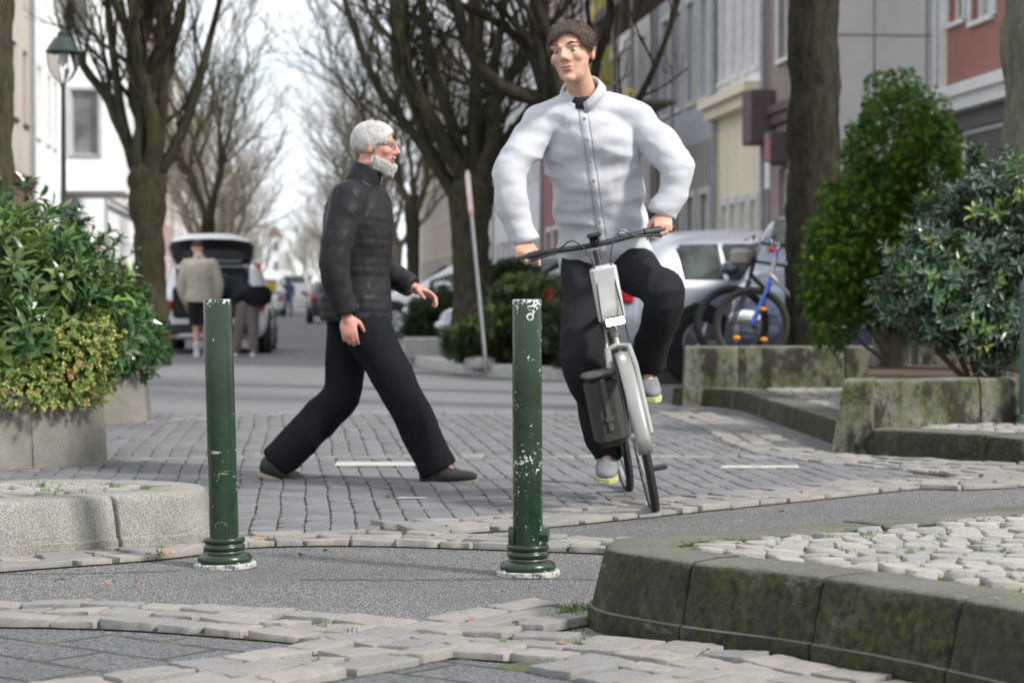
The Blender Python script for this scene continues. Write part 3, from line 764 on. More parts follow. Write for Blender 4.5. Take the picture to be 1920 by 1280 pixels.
# ================================================================== SHRUBS
def leafmat(name, c, c2, rough=.35, tr=.15):
    k = NT(name); k.col(k.mix(k.ramp(k.noise(9, 3, .6), [(.3, 0), (.7, 1)]), c2, c)); k.rough(rough, spec=.5)
    k.b.inputs['Subsurface Weight'].default_value = 0
    if tr:
        tl = k.n('ShaderNodeBsdfTranslucent'); tl.inputs['Color'].default_value = (c[0] * 1.3, c[1] * 1.5, c[2] * .8, 1)
        ms = k.n('ShaderNodeMixShader'); ms.inputs[0].default_value = tr
        k.l(k.b.outputs[0], ms.inputs[1]); k.l(tl.outputs[0], ms.inputs[2]); k.l(ms.outputs[0], k.t.nodes['Material Output'].inputs['Surface'])
    return k.m
def add_leaf(mb, p, d, up, L, w_, mi, curl=.15):
    d = d.normalized(); s_ = d.cross(up)
    if s_.length < .01: s_ = d.orthogonal()
    s_.normalize(); u = s_.cross(d).normalized()
    f = .22 * w_
    v = [p, p + d * L * .3 + s_ * w_ * .42 + u * f, p + d * L * .3 - u * 0, p + d * L * .3 - s_ * w_ * .42 + u * f,
         p + d * L * .65 + s_ * w_ * .46 + u * (f - curl * L * .4), p + d * L * .65 - u * curl * L * .5, p + d * L * .65 - s_ * w_ * .46 + u * (f - curl * L * .4), p + d * L - u * curl * L * 1.1]
    mb.add(v, [(0, 1, 2), (0, 2, 3), (1, 4, 5, 2), (2, 5, 6, 3), (4, 7, 5), (5, 7, 6)], mi)
def in_blobs(p, blobs):
    best = 9
    for c, r in blobs:
        q = Vector(((p.x - c[0]) / r[0], (p.y - c[1]) / r[1], (p.z - c[2]) / r[2])).length
        best = min(best, q)
    return best
def shrub(name, label, base, blobs, n, L, w_, mats, weights, per=7, spread=60, shoot=.0, rough_=.18, stems=6, updir=.5, inner=.35, group=None, stemr=.012, curl=.15, tipmats=None):
    t = thing(name, label, 'shrub', base, 0, group); mb = MB(); st = MB(); B = Vector(base)
    tot = sum(r[0] * r[1] + r[1] * r[2] + r[0] * r[2] for c, r in blobs); cnt = 0; tries = 0
    while cnt < n and tries < n * 30:
        tries += 1; x = U(0, tot)
        for c, r in blobs:
            x -= r[0] * r[1] + r[1] * r[2] + r[0] * r[2]
            if x <= 0: break
        d = Vector((random.gauss(0, 1), random.gauss(0, 1), random.gauss(0, 1))).normalized()
        rad = 1 - abs(random.gauss(0, .16)) if U(0, 1) > inner else U(.45, .9)
        nf = 1 + rough_ * noise.noise(Vector((d.x * 2.4 + c[0] * 3, d.y * 2.4, d.z * 2.4 + c[2] * 3))) * 2 + rough_ * .8 * noise.noise(d * 6 + Vector(c) * 4)
        p = Vector((c[0] + d.x * r[0] * rad * nf, c[1] + d.y * r[1] * rad * nf, c[2] + d.z * r[2] * rad * nf))
        if p.z < base[2] - .02 and U(0, 1) > .0: continue
        if any(in_blobs(p, [q]) < .72 for q in blobs if q[0] != c) and U(0, 1) > .3: continue
        cnt += 1
        ax = (Vector((d.x / r[0], d.y / r[1], d.z / r[2])).normalized() + Vector((0, 0, updir)) + Vector((U(-.4, .4), U(-.4, .4), U(-.3, .3)))).normalized()
        mi = random.choices(range(len(mats)), weights)[0]
        p0 = p - ax * L * .9
        st.tube([p0, p + ax * L * .1], [.0028, .0016], 4, 0, False)
        o1 = ax.orthogonal().normalized(); o2 = ax.cross(o1); ph = U(0, 6.28)
        kk = max(3, int(per * U(.7, 1.3)))
        for j in range(kk):
            th = ph + j * 2.4; sp = R(spread * (1.15 - .75 * j / kk) * U(.8, 1.2)); rr = o1 * cos(th) + o2 * sin(th)
            dd = ax * cos(sp) + rr * sin(sp); q = p0 + ax * L * (.2 + .8 * j / kk)
            l_ = L * U(.7, 1.15) * (1 - .3 * (j / kk))
            m_ = mi
            if tipmats is not None and j >= kk - 2: m_ = tipmats
            add_leaf(mb, q, dd, ax if abs(dd.dot(ax)) < .95 else Vector((0, 0, 1)), l_, w_ * l_ / L, m_, curl * U(.3, 1.6))
    for k in range(stems):
        c, r = random.choice(blobs); e = Vector((c[0] + U(-.5, .5) * r[0], c[1] + U(-.5, .5) * r[1], c[2] + U(0, .6) * r[2]))
        s_ = B + Vector((U(-.08, .08), U(-.08, .08), -.05)); m_ = s_.lerp(e, .5) + Vector((U(-.1, .1), U(-.1, .1), .05))
        st.tube(catmull([s_, m_, e], .12), [stemr * (1 - .7 * i / 30) for i in range(len(catmull([s_, m_, e], .12)))], 6)
    o = st.build('stems', M_TWIG, t); o.location = -B
    o = mb.build('foliage', mats, t, smooth=False); o.location = -B
    return t
M_TWIG = mat('shrub_stem', (.10, .075, .045), .85, scale=20)
l1, l2, l3 = leafmat('laurel_leaf', (.105, .17, .048), (.055, .11, .03), .2), leafmat('laurel_leaf_dark', (.04, .095, .025), (.025, .065, .018), .2), leafmat('laurel_leaf_young', (.20, .30, .08), (.14, .23, .07), .3)
# light laurel, near left
shrub('laurel_shrub', 'light green long-leaved laurel filling the cracked planter at the left edge', (-2.9, 12.4, .34),
      [((-2.70, 12.45, .88), (.52, .45, .46)), ((-3.15, 12.3, .95), (.40, .5, .50)), ((-2.42, 12.6, .78), (.36, .4, .42)), ((-2.78, 12.2, .62), (.5, .35, .36))], 620, .14, .042, [l1, l2, l3], [6, 4, 2], 9, 64, rough_=.16, updir=.6, curl=.25)
shrub('laurel_shrub', 'dark laurel rising behind the light green one at the far left edge', (-3.4, 14.4, .2), [((-3.22, 14.3, 1.15), (.34, .35, .62)), ((-3.6, 14.4, .8), (.4, .4, .7))], 300, .14, .045, [l2, l1], [5, 1], 7, 62, rough_=.2)
shrub('laurel_shrub', 'dark glossy green shrub in the second planter left of the white car', (-2.9, 16.3, .3),
      [((-3.05, 16.3, .86), (.42, .4, .56)), ((-3.35, 16.2, 1.1), (.35, .4, .42)), ((-2.78, 16.4, .62), (.32, .38, .36)), ((-3.25, 16.1, .5), (.4, .4, .3)), ((-3.1, 16.2, 1.32), (.10, .12, .22))], 1000, .085, .036, [l2, leafmat('glossy_leaf', (.04, .115, .03), (.02, .07, .02), .2, .08), l1], [4, 5, 1], 8, 64, rough_=.25, updir=.35)
v1, v2, v3 = leafmat('variegated_leaf', (.40, .40, .11), (.27, .31, .08), .4), leafmat('variegated_green', (.16, .25, .05), (.09, .17, .04), .4), leafmat('variegated_pink', (.40, .24, .14), (.35, .3, .12), .4)
shrub('variegated_shrub', 'low yellow and green variegated shrub spilling over the planter rim', (-2.7, 12.0, .34),
      [((-3.05, 11.75, .46), (.42, .2, .16)), ((-2.62, 12.0, .42), (.30, .2, .22)), ((-2.38, 12.2, .52), (.24, .2, .30)), ((-2.24, 12.3, .70), (.12, .16, .17))], 2300, .026, .018, [v1, v2, v3], [6, 5, 1], 6, 70, rough_=.2, stems=8, updir=.3, stemr=.005)
s1, s2, s3, s4 = leafmat('grey_green_leaf', (.10, .16, .105), (.06, .105, .07), .24, .1), leafmat('grey_green_dark', (.035, .07, .045), (.02, .045, .03), .3, .1), leafmat('fresh_leaf', (.13, .24, .05), (.09, .18, .045), .35), leafmat('yellow_bud', (.42, .42, .09), (.32, .36, .1), .4)
shrub('grey_green_shrub', 'big grey green shrub with small yellowish buds behind the mossy planter wall', (3.02, 14.6, .36),
      [((2.92, 14.5, 1.12), (.48, .45, .50)), ((3.30, 14.5, 1.25), (.45, .45, .46)), ((2.62, 14.4, .98), (.30, .35, .30)), ((3.12, 14.5, 1.58), (.42, .4, .25)), ((3.5, 14.5, .98), (.45, .45, .45)), ((2.72, 14.5, 1.45), (.16, .2, .14)), ((2.95, 14.5, 1.80), (.05, .1, .12)), ((2.46, 14.35, .92), (.2, .25, .2)), ((2.85, 14.35, .78), (.38, .3, .25)), ((3.25, 14.35, .72), (.40, .3, .26))],
      1500, .085, .031, [s1, s2, s3, s4], [10, 5, 2.2, .35], 8, 66, rough_=.22, stems=9, updir=.45, stemr=.02, curl=.2, tipmats=None)

def conifer(name, label, base, blobs, n, mats, weights, L=.07, group=None, up=.8, trunk=True, cl=9):
    t = thing(name, label, 'shrub', base, 0, group); mb = MB(); B = Vector(base); tot = sum(r[0] * r[2] for c, r in blobs); cnt = 0
    while cnt < n:
        x = U(0, tot)
        for c, r in blobs:
            x -= r[0] * r[2]
            if x <= 0: break
        d = Vector((random.gauss(0, 1), random.gauss(0, 1), random.gauss(0, 1))).normalized(); rad = 1 - abs(random.gauss(0, .12)) if U(0, 1) > .3 else U(.5, .95)
        nf = 1 + .2 * noise.noise(d * 3.1 + Vector(c) * 2) * 2 + .12 * noise.noise(d * 7 + Vector(c))
        p = Vector([c[i] + d[i] * r[i] * rad * nf for i in range(3)])
        if p.z < base[2]: continue
        cnt += 1
        ax = (d + Vector((0, 0, up)) + Vector((U(-.5, .5), U(-.5, .5), U(-.3, .3)))).normalized(); o1 = ax.orthogonal().normalized(); o2 = ax.cross(o1)
        a = U(0, 6.28); s_ = o1 * cos(a) + o2 * sin(a); nn = ax.cross(s_); mi = random.choices(range(len(mats)), weights)[0]
        for j in range(cl):                     # a flat spray of scale leaves
            k_ = (j - (cl - 1) / 2) / (cl / 2); dd = (ax * (1 - .35 * abs(k_)) + s_ * k_ * .95 + nn * U(-.18, .18)).normalized(); l_ = L * U(.6, 1.15) * (1 - .35 * abs(k_)); q = p + s_ * k_ * L * .15 + nn * U(-.01, .01)
            ww = s_ * L * .055
            mb.add([q - ww * .5, q + dd * l_ * .5 - ww, q + dd * l_, q + dd * l_ * .5 + ww, q + ww * .5], [(0, 1, 3, 4), (1, 2, 3)], mi)
            for e in (-1, 1):
                d2 = (dd + s_ * e * .8 + nn * U(-.4, .4)).normalized(); q2 = q + dd * l_ * U(.3, .6)
                mb.add([q2, q2 + d2 * l_ * .25 + ww * .8, q2 + d2 * l_ * .5, q2 + d2 * l_ * .25 - ww * .8], [(0, 1, 2, 3)], mi)
    b = MB(); top = max(blobs, key=lambda q: q[0][2])[0]
    if trunk: b.tube([B + Vector((0, 0, -.1)), B + Vector((0, 0, .4)), Vector(top)], [.06, .045, .01], 8)
    for c, r in blobs:
        b.tube([B + Vector((0, 0, .02)), (B + Vector(c)) / 2 + Vector((0, 0, -.05)), Vector(c)], [.018, .014, .006], 5)
    o = b.build('stems', M_TWIG, t); o.location = -B
    o = mb.build('foliage', mats, t, smooth=False); o.location = -B; return t
c1, c2, c3 = leafmat('thuja_leaf', (.07, .155, .012), (.035, .09, .007), .5), leafmat('thuja_leaf_light', (.15, .26, .022), (.10, .19, .015), .5), leafmat('thuja_leaf_deep', (.015, .07, .008), (.01, .05, .006), .5)
conifer('thuja', 'bright green cone shaped thuja beside the dark trunk', (2.9, 17.2, .36),
        [((2.92, 17.2, 1.95), (.40, .36, .62)), ((2.72, 17.2, 1.45), (.42, .38, .52)), ((3.12, 17.2, 1.75), (.30, .34, .55)), ((2.46, 17.1, 1.14), (.26, .3, .46)), ((2.95, 17.2, 1.1), (.5, .4, .5)), ((2.4, 17.1, .85), (.2, .25, .35))], 16000, [c1, c2, c3], [5, 3, 4], .050)
j1, j2, j3 = leafmat('juniper_leaf', (.05, .07, .02), (.03, .05, .014), .6), leafmat('juniper_light', (.09, .115, .03), (.06, .085, .025), .6), leafmat('juniper_deep', (.02, .035, .012), (.015, .025, .01), .6)
conifer('juniper', 'wide dark green juniper just left of the chipped bollard', (.1, 26.5, .1), [((.0, 26.5, .50), (.55, .5, .30)), ((-.35, 26.4, .38), (.42, .4, .22)), ((.35, 26.6, .65), (.45, .5, .45)), ((.05, 26.7, .80), (.3, .3, .3))], 2600, [j1, j2, j3], [5, 3, 3], .13, trunk=False, up=.3)
conifer('juniper', 'darker juniper farther back beside the parked silver cars', (-.9, 32, .1), [((-.9, 32, .55), (.5, .5, .42)), ((-.45, 32, .70), (.5, .5, .45)), ((-1.15, 31.8, .4), (.35, .4, .3)), ((0, 32.5, .9), (.6, .5, .5))], 2200, [j1, j2, j3], [5, 1, 4], .14, trunk=False, up=.3)
conifer('juniper', 'low juniper behind the cyclist\'s wheel', (.75, 24.5, .1), [((.8, 24.5, .55), (.45, .5, .45)), ((.6, 25, .85), (.3, .4, .3))], 1200, [j1, j3], [5, 3], .12, trunk=False, up=.3)
# kerb island the junipers grow on
kp2 = [(2.0, 24.6), (.9, 24.2), (.2, 25.2), (-.5, 26.6), (-1.2, 29.5), (-1.6, 33), (-1.9, 38), (-2.3, 45)]
inn = kerb('median_kerb', kp2, .28, .14, mat('kerb_far', (.42, .41, .38), .85, scale=8), batter=.02, joints=1.0, side=-1)
sheet('median_bed', [(p.x, p.y) for p in inn] + [(2.2, 46), (3, 24)], .10, M_SOIL)
b = MB(); b.rbox((-1.05, 30.4, .22), (.8, .5, .3), .03); o = b.build('concrete_block', mat('kerb_far', (.42, .41, .38)), None, ang=30); rebase(o, (-1.05, 30.4, .07)); tag(o, 'low grey concrete block under the farther juniper', 'concrete block')
for (x, y, s_) in ((902, 689, 1), (925, 660, .8), (905, 640, .5)):
    p = G(x, y, .1); b = MB(); b.ell((0, 0, .05), (.18 * s_, .15 * s_, .09 * s_), n=12)
    for i, v in enumerate(b.v):
        q = Vector(v); b.v[i] = tuple(q * (1 + .35 * noise.noise(q * 9 + Vector((x, y, 0)))))
    o = b.build('rock', mat('rock', (.5, .48, .44), .8, scale=14, bump=.6), None); o.location = p
    tag(o, {689: 'largest pale rock at the edge of the near juniper', 660: 'middle pale rock beneath the near juniper', 640: 'smallest pale rock, farthest under the near juniper'}[y], 'rock', 'rocks along the juniper bed')

# ================================================================== TREES
def m_bark(name, base, dark, moss, ms=.5):
    k = NT(name); v = k.map(scale=(1, 1, .28))
    n1 = k.noise(16, 7, .68, v, .3); n2 = k.noise(1.7, 5, .6)
    c = k.mix(k.ramp(n1, [(.35, 0), (.62, 1)]), dark, base)
    c = k.mix(k.math('MULTIPLY', k.ramp(n2, [(.38, 0), (.6, 1)]), ms), c, moss)
    c = k.mix(k.math('MULTIPLY', k.ramp(k.noise(28, 4, .7), [(.62, 0), (.68, 1)]), .55), c, tuple(min(1, x * 2.2) for x in base))
    k.col(c); k.rough(.92, spec=.2); k.bump(n1, .9, .03); return k.m
M_BARK = m_bark('mossy_bark', (.07, .06, .044), (.014, .012, .009), (.045, .046, .014), .6)
M_BARKD = m_bark('dark_bark', (.042, .036, .027), (.004, .003, .0025), (.028, .026, .010), .45)
M_BARKG = m_bark('grey_bark', (.17, .165, .13), (.075, .07, .052), (.10, .11, .05), .4)
M_TWIGS = mat('twig_bark', (.08, .06, .038), .9, scale=3, c2=(.085, .085, .03))
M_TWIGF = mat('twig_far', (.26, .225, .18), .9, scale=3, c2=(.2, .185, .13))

def grow(mb, p, d, r, L, lev, maxlev, spread, gravity=.12, rmin=.004, mi=0, kids=None):
    n = max(3, int(L / .22)) if lev < 2 else 3
    pts = [p.copy()]; rad = [r]; dirs = [d.copy()]
    for i in range(n):
        wv = .30 if lev < 2 else .22
        d = (d + Vector((U(-wv, wv), U(-wv, wv), U(-wv, wv) * .6 + gravity * (1 if d.z < .93 else 0)))).normalized()
        p = p + d * L / n; pts.append(p.copy()); rad.append(max(rmin, r * (1 - .68 * (i + 1) / n))); dirs.append(d.copy())
    mb.tube(pts, rad, 9 if lev == 0 else (6 if r > .02 else (4 if r > .01 else 3)), mi, False)
    if lev >= maxlev: return
    nk = kids[lev] if kids else 6
    for k in range(nk):
        t = .22 + .76 * (k + U(0, .8)) / nk; i = min(int(t * n), n - 1); q = pts[i].lerp(pts[i + 1], t * n - i); dd = dirs[i + 1]
        o1 = dd.orthogonal().normalized(); o2 = dd.cross(o1); th = U(0, 6.28); sp = R(U(spread * .6, spread * 1.25))
        nd = (dd * cos(sp) + (o1 * cos(th) + o2 * sin(th)) * sin(sp)).normalized()
        rr = max(rmin, rad[i] * U(.42, .66)); grow(mb, q, nd, rr, L * U(.42, .66) * (1 - .3 * t), lev + 1, maxlev, spread, gravity, rmin, mi, kids)
def knobby(mb, pts, rad, n=18, amp=.06, mi=0, seed=0):
    pp = catmull(pts, .09); m_ = len(pp); rr = []
    cum = [0]
    for a, b in zip(pts, pts[1:]): cum.append(cum[-1] + (Vector(b) - Vector(a)).length)
    s_ = 0
    for i, p in enumerate(pp):
        if i: s_ += (pp[i] - pp[i - 1]).length
        j = 0
        while j < len(cum) - 2 and s_ > cum[j + 1]: j += 1
        q = min(1, max(0, (s_ - cum[j]) / max(cum[j + 1] - cum[j], 1e-6))); rr.append(rad[j] + (rad[j + 1] - rad[j]) * q)
    st = len(mb.v); mb.tube(pp, rr, n, mi)
    for i in range(st, len(mb.v)):
        k_ = (i - st) // n
        if k_ >= m_: break
        c = pp[k_]; v = Vector(mb.v[i]); d = v - c
        f = 1 + amp * (noise.noise(v * 3.2 + Vector((seed, 0, 0))) * 1.6 + noise.noise(v * 9 + Vector((0, seed, 0))) * .9)
        mb.v[i] = tuple(c + d * f)
def street_tree(label, loc, r0, hf, nl, limbL, tilt, lean=(0, 0), m=None, tw=None, maxlev=3, kids=(8, 6, 4), spread=38, limbs=None, flare=1.25, rl=.42, gravity=.13, cat='tree', group='bare street trees lining the road', rmin=.0038, seed=1, az0=None, amp=.1):
    random.seed(seed); m = m or M_BARK; tw = tw or M_TWIGS
    t = thing('bare_tree', label, cat, loc, 0, group); tr = MB(); cr_m = MB()
    f = Vector((lean[0], lean[1], hf))
    knobby(tr, [Vector((0, 0, -.1)), Vector((0, 0, .15)), f * .35, f * .7, f * .93, f * 1.03], [r0 * flare, r0 * 1.08, r0, r0 * .97, r0 * 1.22, r0 * .75], amp=amp, seed=seed)
    tr.build('trunk', m, t, ang=None)
    az0 = U(0, 6.28) if az0 is None else az0
    for k in range(nl):
        th = az0 + k * 2 * pi / nl + U(-.3, .3); tl = R(tilt * U(.45, 1.25)); d = Vector((sin(tl) * cos(th), sin(tl) * sin(th), cos(tl)))
        grow(cr_m, f * U(.86, .99) + Vector((cos(th), sin(th), 0)) * r0 * .5, d, r0 * rl * U(.75, 1.15), limbL * U(.8, 1.15), 0, maxlev, spread, gravity, rmin, 0, kids)
    for lb in limbs or []:
        pts, r1, r2 = lb; pp = catmull([Vector(q) for q in pts], .15); nn = len(pp)
        cr_m.tube(pp, [r1 + (r2 - r1) * i / (nn - 1) for i in range(nn)], 10, 0, True)
        for i in range(2, nn, 2):
            d = (pp[i] - pp[i - 1]).normalized(); o1 = d.orthogonal().normalized(); o2 = d.cross(o1); th = U(0, 6.28); sp = R(U(30, 65))
            grow(cr_m, pp[i], (d * cos(sp) + (o1 * cos(th) + o2 * sin(th)) * sin(sp) + Vector((0, 0, .3))).normalized(), (r1 + (r2 - r1) * i / nn) * .4, U(.6, 1.3), 1, maxlev, spread, gravity, rmin, 0, kids)
    cr_m.build('crown', tw, t, ang=None)
    return t
def at_px(px, d): return (wx(px, d), d, .1)
TL1 = street_tree('bare tree with a knobbly forked trunk between the lamp and the white car', at_px(284, 30), .215, 2.55, 6, 3.4, 13, (-.05, 0), tw=M_BARK, seed=11, amp=.2, kids=(6, 6, 5), gravity=.2, spread=30,
    limbs=[([(-.08, 0, 2.3), (-.34, .0, 3.0), (-.48, 0, 3.9), (-.62, 0, 5.2)], .075, .04), ([(.1, 0, 2.4), (.42, 0, 3.0), (.62, 0, 3.6), (.95, .1, 4.9)], .085, .035), ([(-.05, 0, 2.5), (-.15, 0, 3.4), (-.25, 0, 5.2)], .10, .06), ([(.05, 0, 2.5), (.15, 0, 3.4), (.22, 0, 5.2)], .10, .06)])
TR1 = street_tree('wide branching bare tree behind the tilted sign pole', at_px(884, 29), .25, 2.35, 5, 3.6, 40, (0, 0), seed=5, tw=M_BARK, kids=(7, 6, 6), rmin=.003, gravity=.12,
    limbs=[([(-.1, 0, 1.9), (-.6, 0, 2.7), (-1.25, 0, 3.6), (-1.75, 0, 5.0)], .09, .03), ([(.1, 0, 2.1), (.35, 0, 2.7), (.8, 0, 3.3), (1.3, 0, 4.4)], .08, .035), ([(0, 0, 2.2), (-.25, 0, 3.0), (-.55, 0, 4.0), (-.7, 0, 5.4)], .10, .05), ([(0, 0, 2.2), (.05, 0, 3.4), (.1, 0, 5.4)], .11, .06)])
street_tree('slim bare tree seen above the open car boot', at_px(391, 50), .13, 2.6, 7, 3.8, 26, seed=21, kids=(7, 6, 4), gravity=.15, rmin=.006)
street_tree('slim bare tree right behind the walking man', at_px(774, 46), .14, 2.75, 7, 3.8, 40, seed=31, kids=(8, 6, 4), rmin=.006)
street_tree('dark thick trunk beside the thuja and the parked bicycles', (wx(1524, 19.9), 19.9, .38), .222, 5.4, 6, 2.5, 35, m=M_BARKD, seed=41, flare=1.35, kids=(6, 4, 3))
street_tree('grey barked trunk behind the shrub at the top right corner', (wx(1958, 16.3), 16.3, .36), .30, 5.4, 6, 2.5, 35, m=M_BARKG, seed=43, kids=(6, 4, 3))
street_tree('mossy trunk cut by the left edge of the picture', (wx(-26, 19.0), 19.0, .1), .235, 5.4, 6, 2.5, 35, m=M_BARK, seed=47, kids=(6, 4, 3))
street_tree('leaning bare tree hidden behind the cyclist with mossy limbs above his head', (wx(1130, 21), 21, .1), .15, 2.5, 2, 2.6, 30, (-.35, 0), m=M_BARKD, tw=M_BARKD, seed=53, kids=(5, 4, 3),
    limbs=[([(-.35, 0, 2.3), (-.55, 0, 3.0), (-.62, 0, 4.2)], .12, .08), ([(-.45, 0, 2.6), (-.95, -.1, 2.75), (-1.25, -.1, 3.15), (-1.45, -.1, 4.0)], .08, .045), ([(-.5, 0, 2.9), (-.9, .1, 3.3), (-1.5, .1, 3.6)], .05, .03), ([(-.2, 0, 1.9), (.25, 0, 2.5), (.55, 0, 3.1), (.8, 0, 3.9)], .045, .02)])
far = [(-2.3, 66), (2.9, 60), (-2.5, 84), (2.9, 76), (-2.7, 106), (3.0, 96), (-3.2, 130), (3.7, 118), (3.9, 145), (-3.6, 160), (4.2, 175), (-2.4, 190), (2.2, 205), (3.6, 225), (1.3, 262), (-3.2, 240), (5.0, 250)]
nth = ['second', 'third', 'fourth', 'fifth', 'sixth', 'seventh', 'eighth', 'ninth', 'tenth', 'eleventh', 'twelfth', 'thirteenth']
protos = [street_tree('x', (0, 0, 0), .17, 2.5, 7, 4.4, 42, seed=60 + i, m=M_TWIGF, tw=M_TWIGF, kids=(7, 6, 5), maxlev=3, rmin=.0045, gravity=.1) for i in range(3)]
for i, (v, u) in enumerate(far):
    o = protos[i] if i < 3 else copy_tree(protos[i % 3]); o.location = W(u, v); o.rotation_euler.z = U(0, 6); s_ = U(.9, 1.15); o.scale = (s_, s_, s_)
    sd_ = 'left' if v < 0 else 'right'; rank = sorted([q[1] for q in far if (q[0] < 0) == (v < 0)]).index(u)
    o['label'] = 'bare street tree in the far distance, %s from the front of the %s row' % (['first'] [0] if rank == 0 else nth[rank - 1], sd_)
random.seed(99)
# ================================================================== BUILDINGS
def plaster(name, c, dirt=.25, streak=.3):
    k = NT(name); x = k.mix(k.ramp(k.noise(.9, 6, .6), [(.35, 0), (.7, 1)]), tuple(q * (1 - dirt * .5) for q in c), c)
    x = k.mix(k.math('MULTIPLY', k.ramp(k.noise(2.2, 6, .6, k.map(scale=(1, 1, .1))), [(.52, 0), (.72, 1)]), streak), x, tuple(q * .62 for q in c))
    k.col(x); k.rough(.85, spec=.3); k.bump(k.noise(40, 4, .6), .15, .01); return k.m
k = NT('window_glass'); k.col(k.mix(k.ramp(k.noise(.7, 4, .5), [(.4, 0), (.6, 1)]), (.05, .055, .06), (.17, .18, .18))); k.rough(.06, spec=.9); M_GLASS = k.m
k = NT('window_curtain'); k.col((.42, .42, .40)); k.rough(.25, spec=.8); M_GLASS2 = k.m
M_FRAME = mat('window_frame_white', (.75, .75, .73), .5, var=.1)
M_FRAMEB = mat('window_frame_brown', (.12, .045, .03), .5, var=.2)
M_ROOF = mat('roof_tiles', (.18, .09, .07), .8, scale=4)
def cutwall(b, span, zr, holes, pos, mi=0, depth=.16, axis='y', sgn=1):
    """a wall plane with real openings and their reveals; axis y: plane x=pos, axis x: plane y=pos"""
    ys = sorted(set([span[0], span[1]] + [min(max(h[i], span[0]), span[1]) for h in holes for i in (0, 1)])); zs = sorted(set([zr[0], zr[1]] + [min(max(h[i], zr[0]), zr[1]) for h in holes for i in (2, 3)]))
    pt = (lambda s_, z, d=0: (pos + d * sgn, s_, z)) if axis == 'y' else (lambda s_, z, d=0: (s_, pos + d * sgn, z))
    for a, c in zip(ys, ys[1:]):
        for e, f in zip(zs, zs[1:]):
            m_, n_ = (a + c) / 2, (e + f) / 2
            if any(h[0] < m_ < h[1] and h[2] < n_ < h[3] for h in holes): continue
            b.add([pt(a, e), pt(c, e), pt(c, f), pt(a, f)], [(0, 1, 2, 3)], mi)
    for h in holes:
        a, c, e, f = h[:4]; q = [(a, e), (c, e), (c, f), (a, f)]
        for i in range(4):
            p1, p2 = q[i], q[(i + 1) % 4]; b.add([pt(*p1), pt(*p2), pt(*p2, depth), pt(*p1, depth)], [(0, 1, 2, 3)], mi)
def windowpart(parent, h, pos, depth, axis, sgn, fm, gm, sill=True, mull=True):
    a, c, e, f = h[:4]; b = MB(); t_ = .06
    def bx(s0, s1, z0, z1, d0, d1, B=b):
        lo, hi = sorted((pos + d0 * sgn, pos + d1 * sgn))
        if axis == 'y': B.bbox(lo, hi, s0, s1, z0, z1)
        else: B.bbox(s0, s1, lo, hi, z0, z1)
    d0, d1 = depth * .55, depth * .95
    bx(a, a + t_, e, f, d0, d1); bx(c - t_, c, e, f, d0, d1); bx(a + t_, c - t_, e, e + t_, d0, d1); bx(a + t_, c - t_, f - t_, f, d0, d1)
    if mull and c - a > .8: bx((a + c) / 2 - .03, (a + c) / 2 + .03, e + t_, f - t_, d0, d1 - .003)
    if sill: bx(a - .05, c + .05, e - .07, e - .005, -.06, depth * .4)
    o = b.build('window', fm, parent, False)
    b2 = MB(); bx(a + .01, c - .01, e + .01, f - .01, depth * .75, depth * .8, b2); p = b2.build('pane', gm, o, False)
    return o
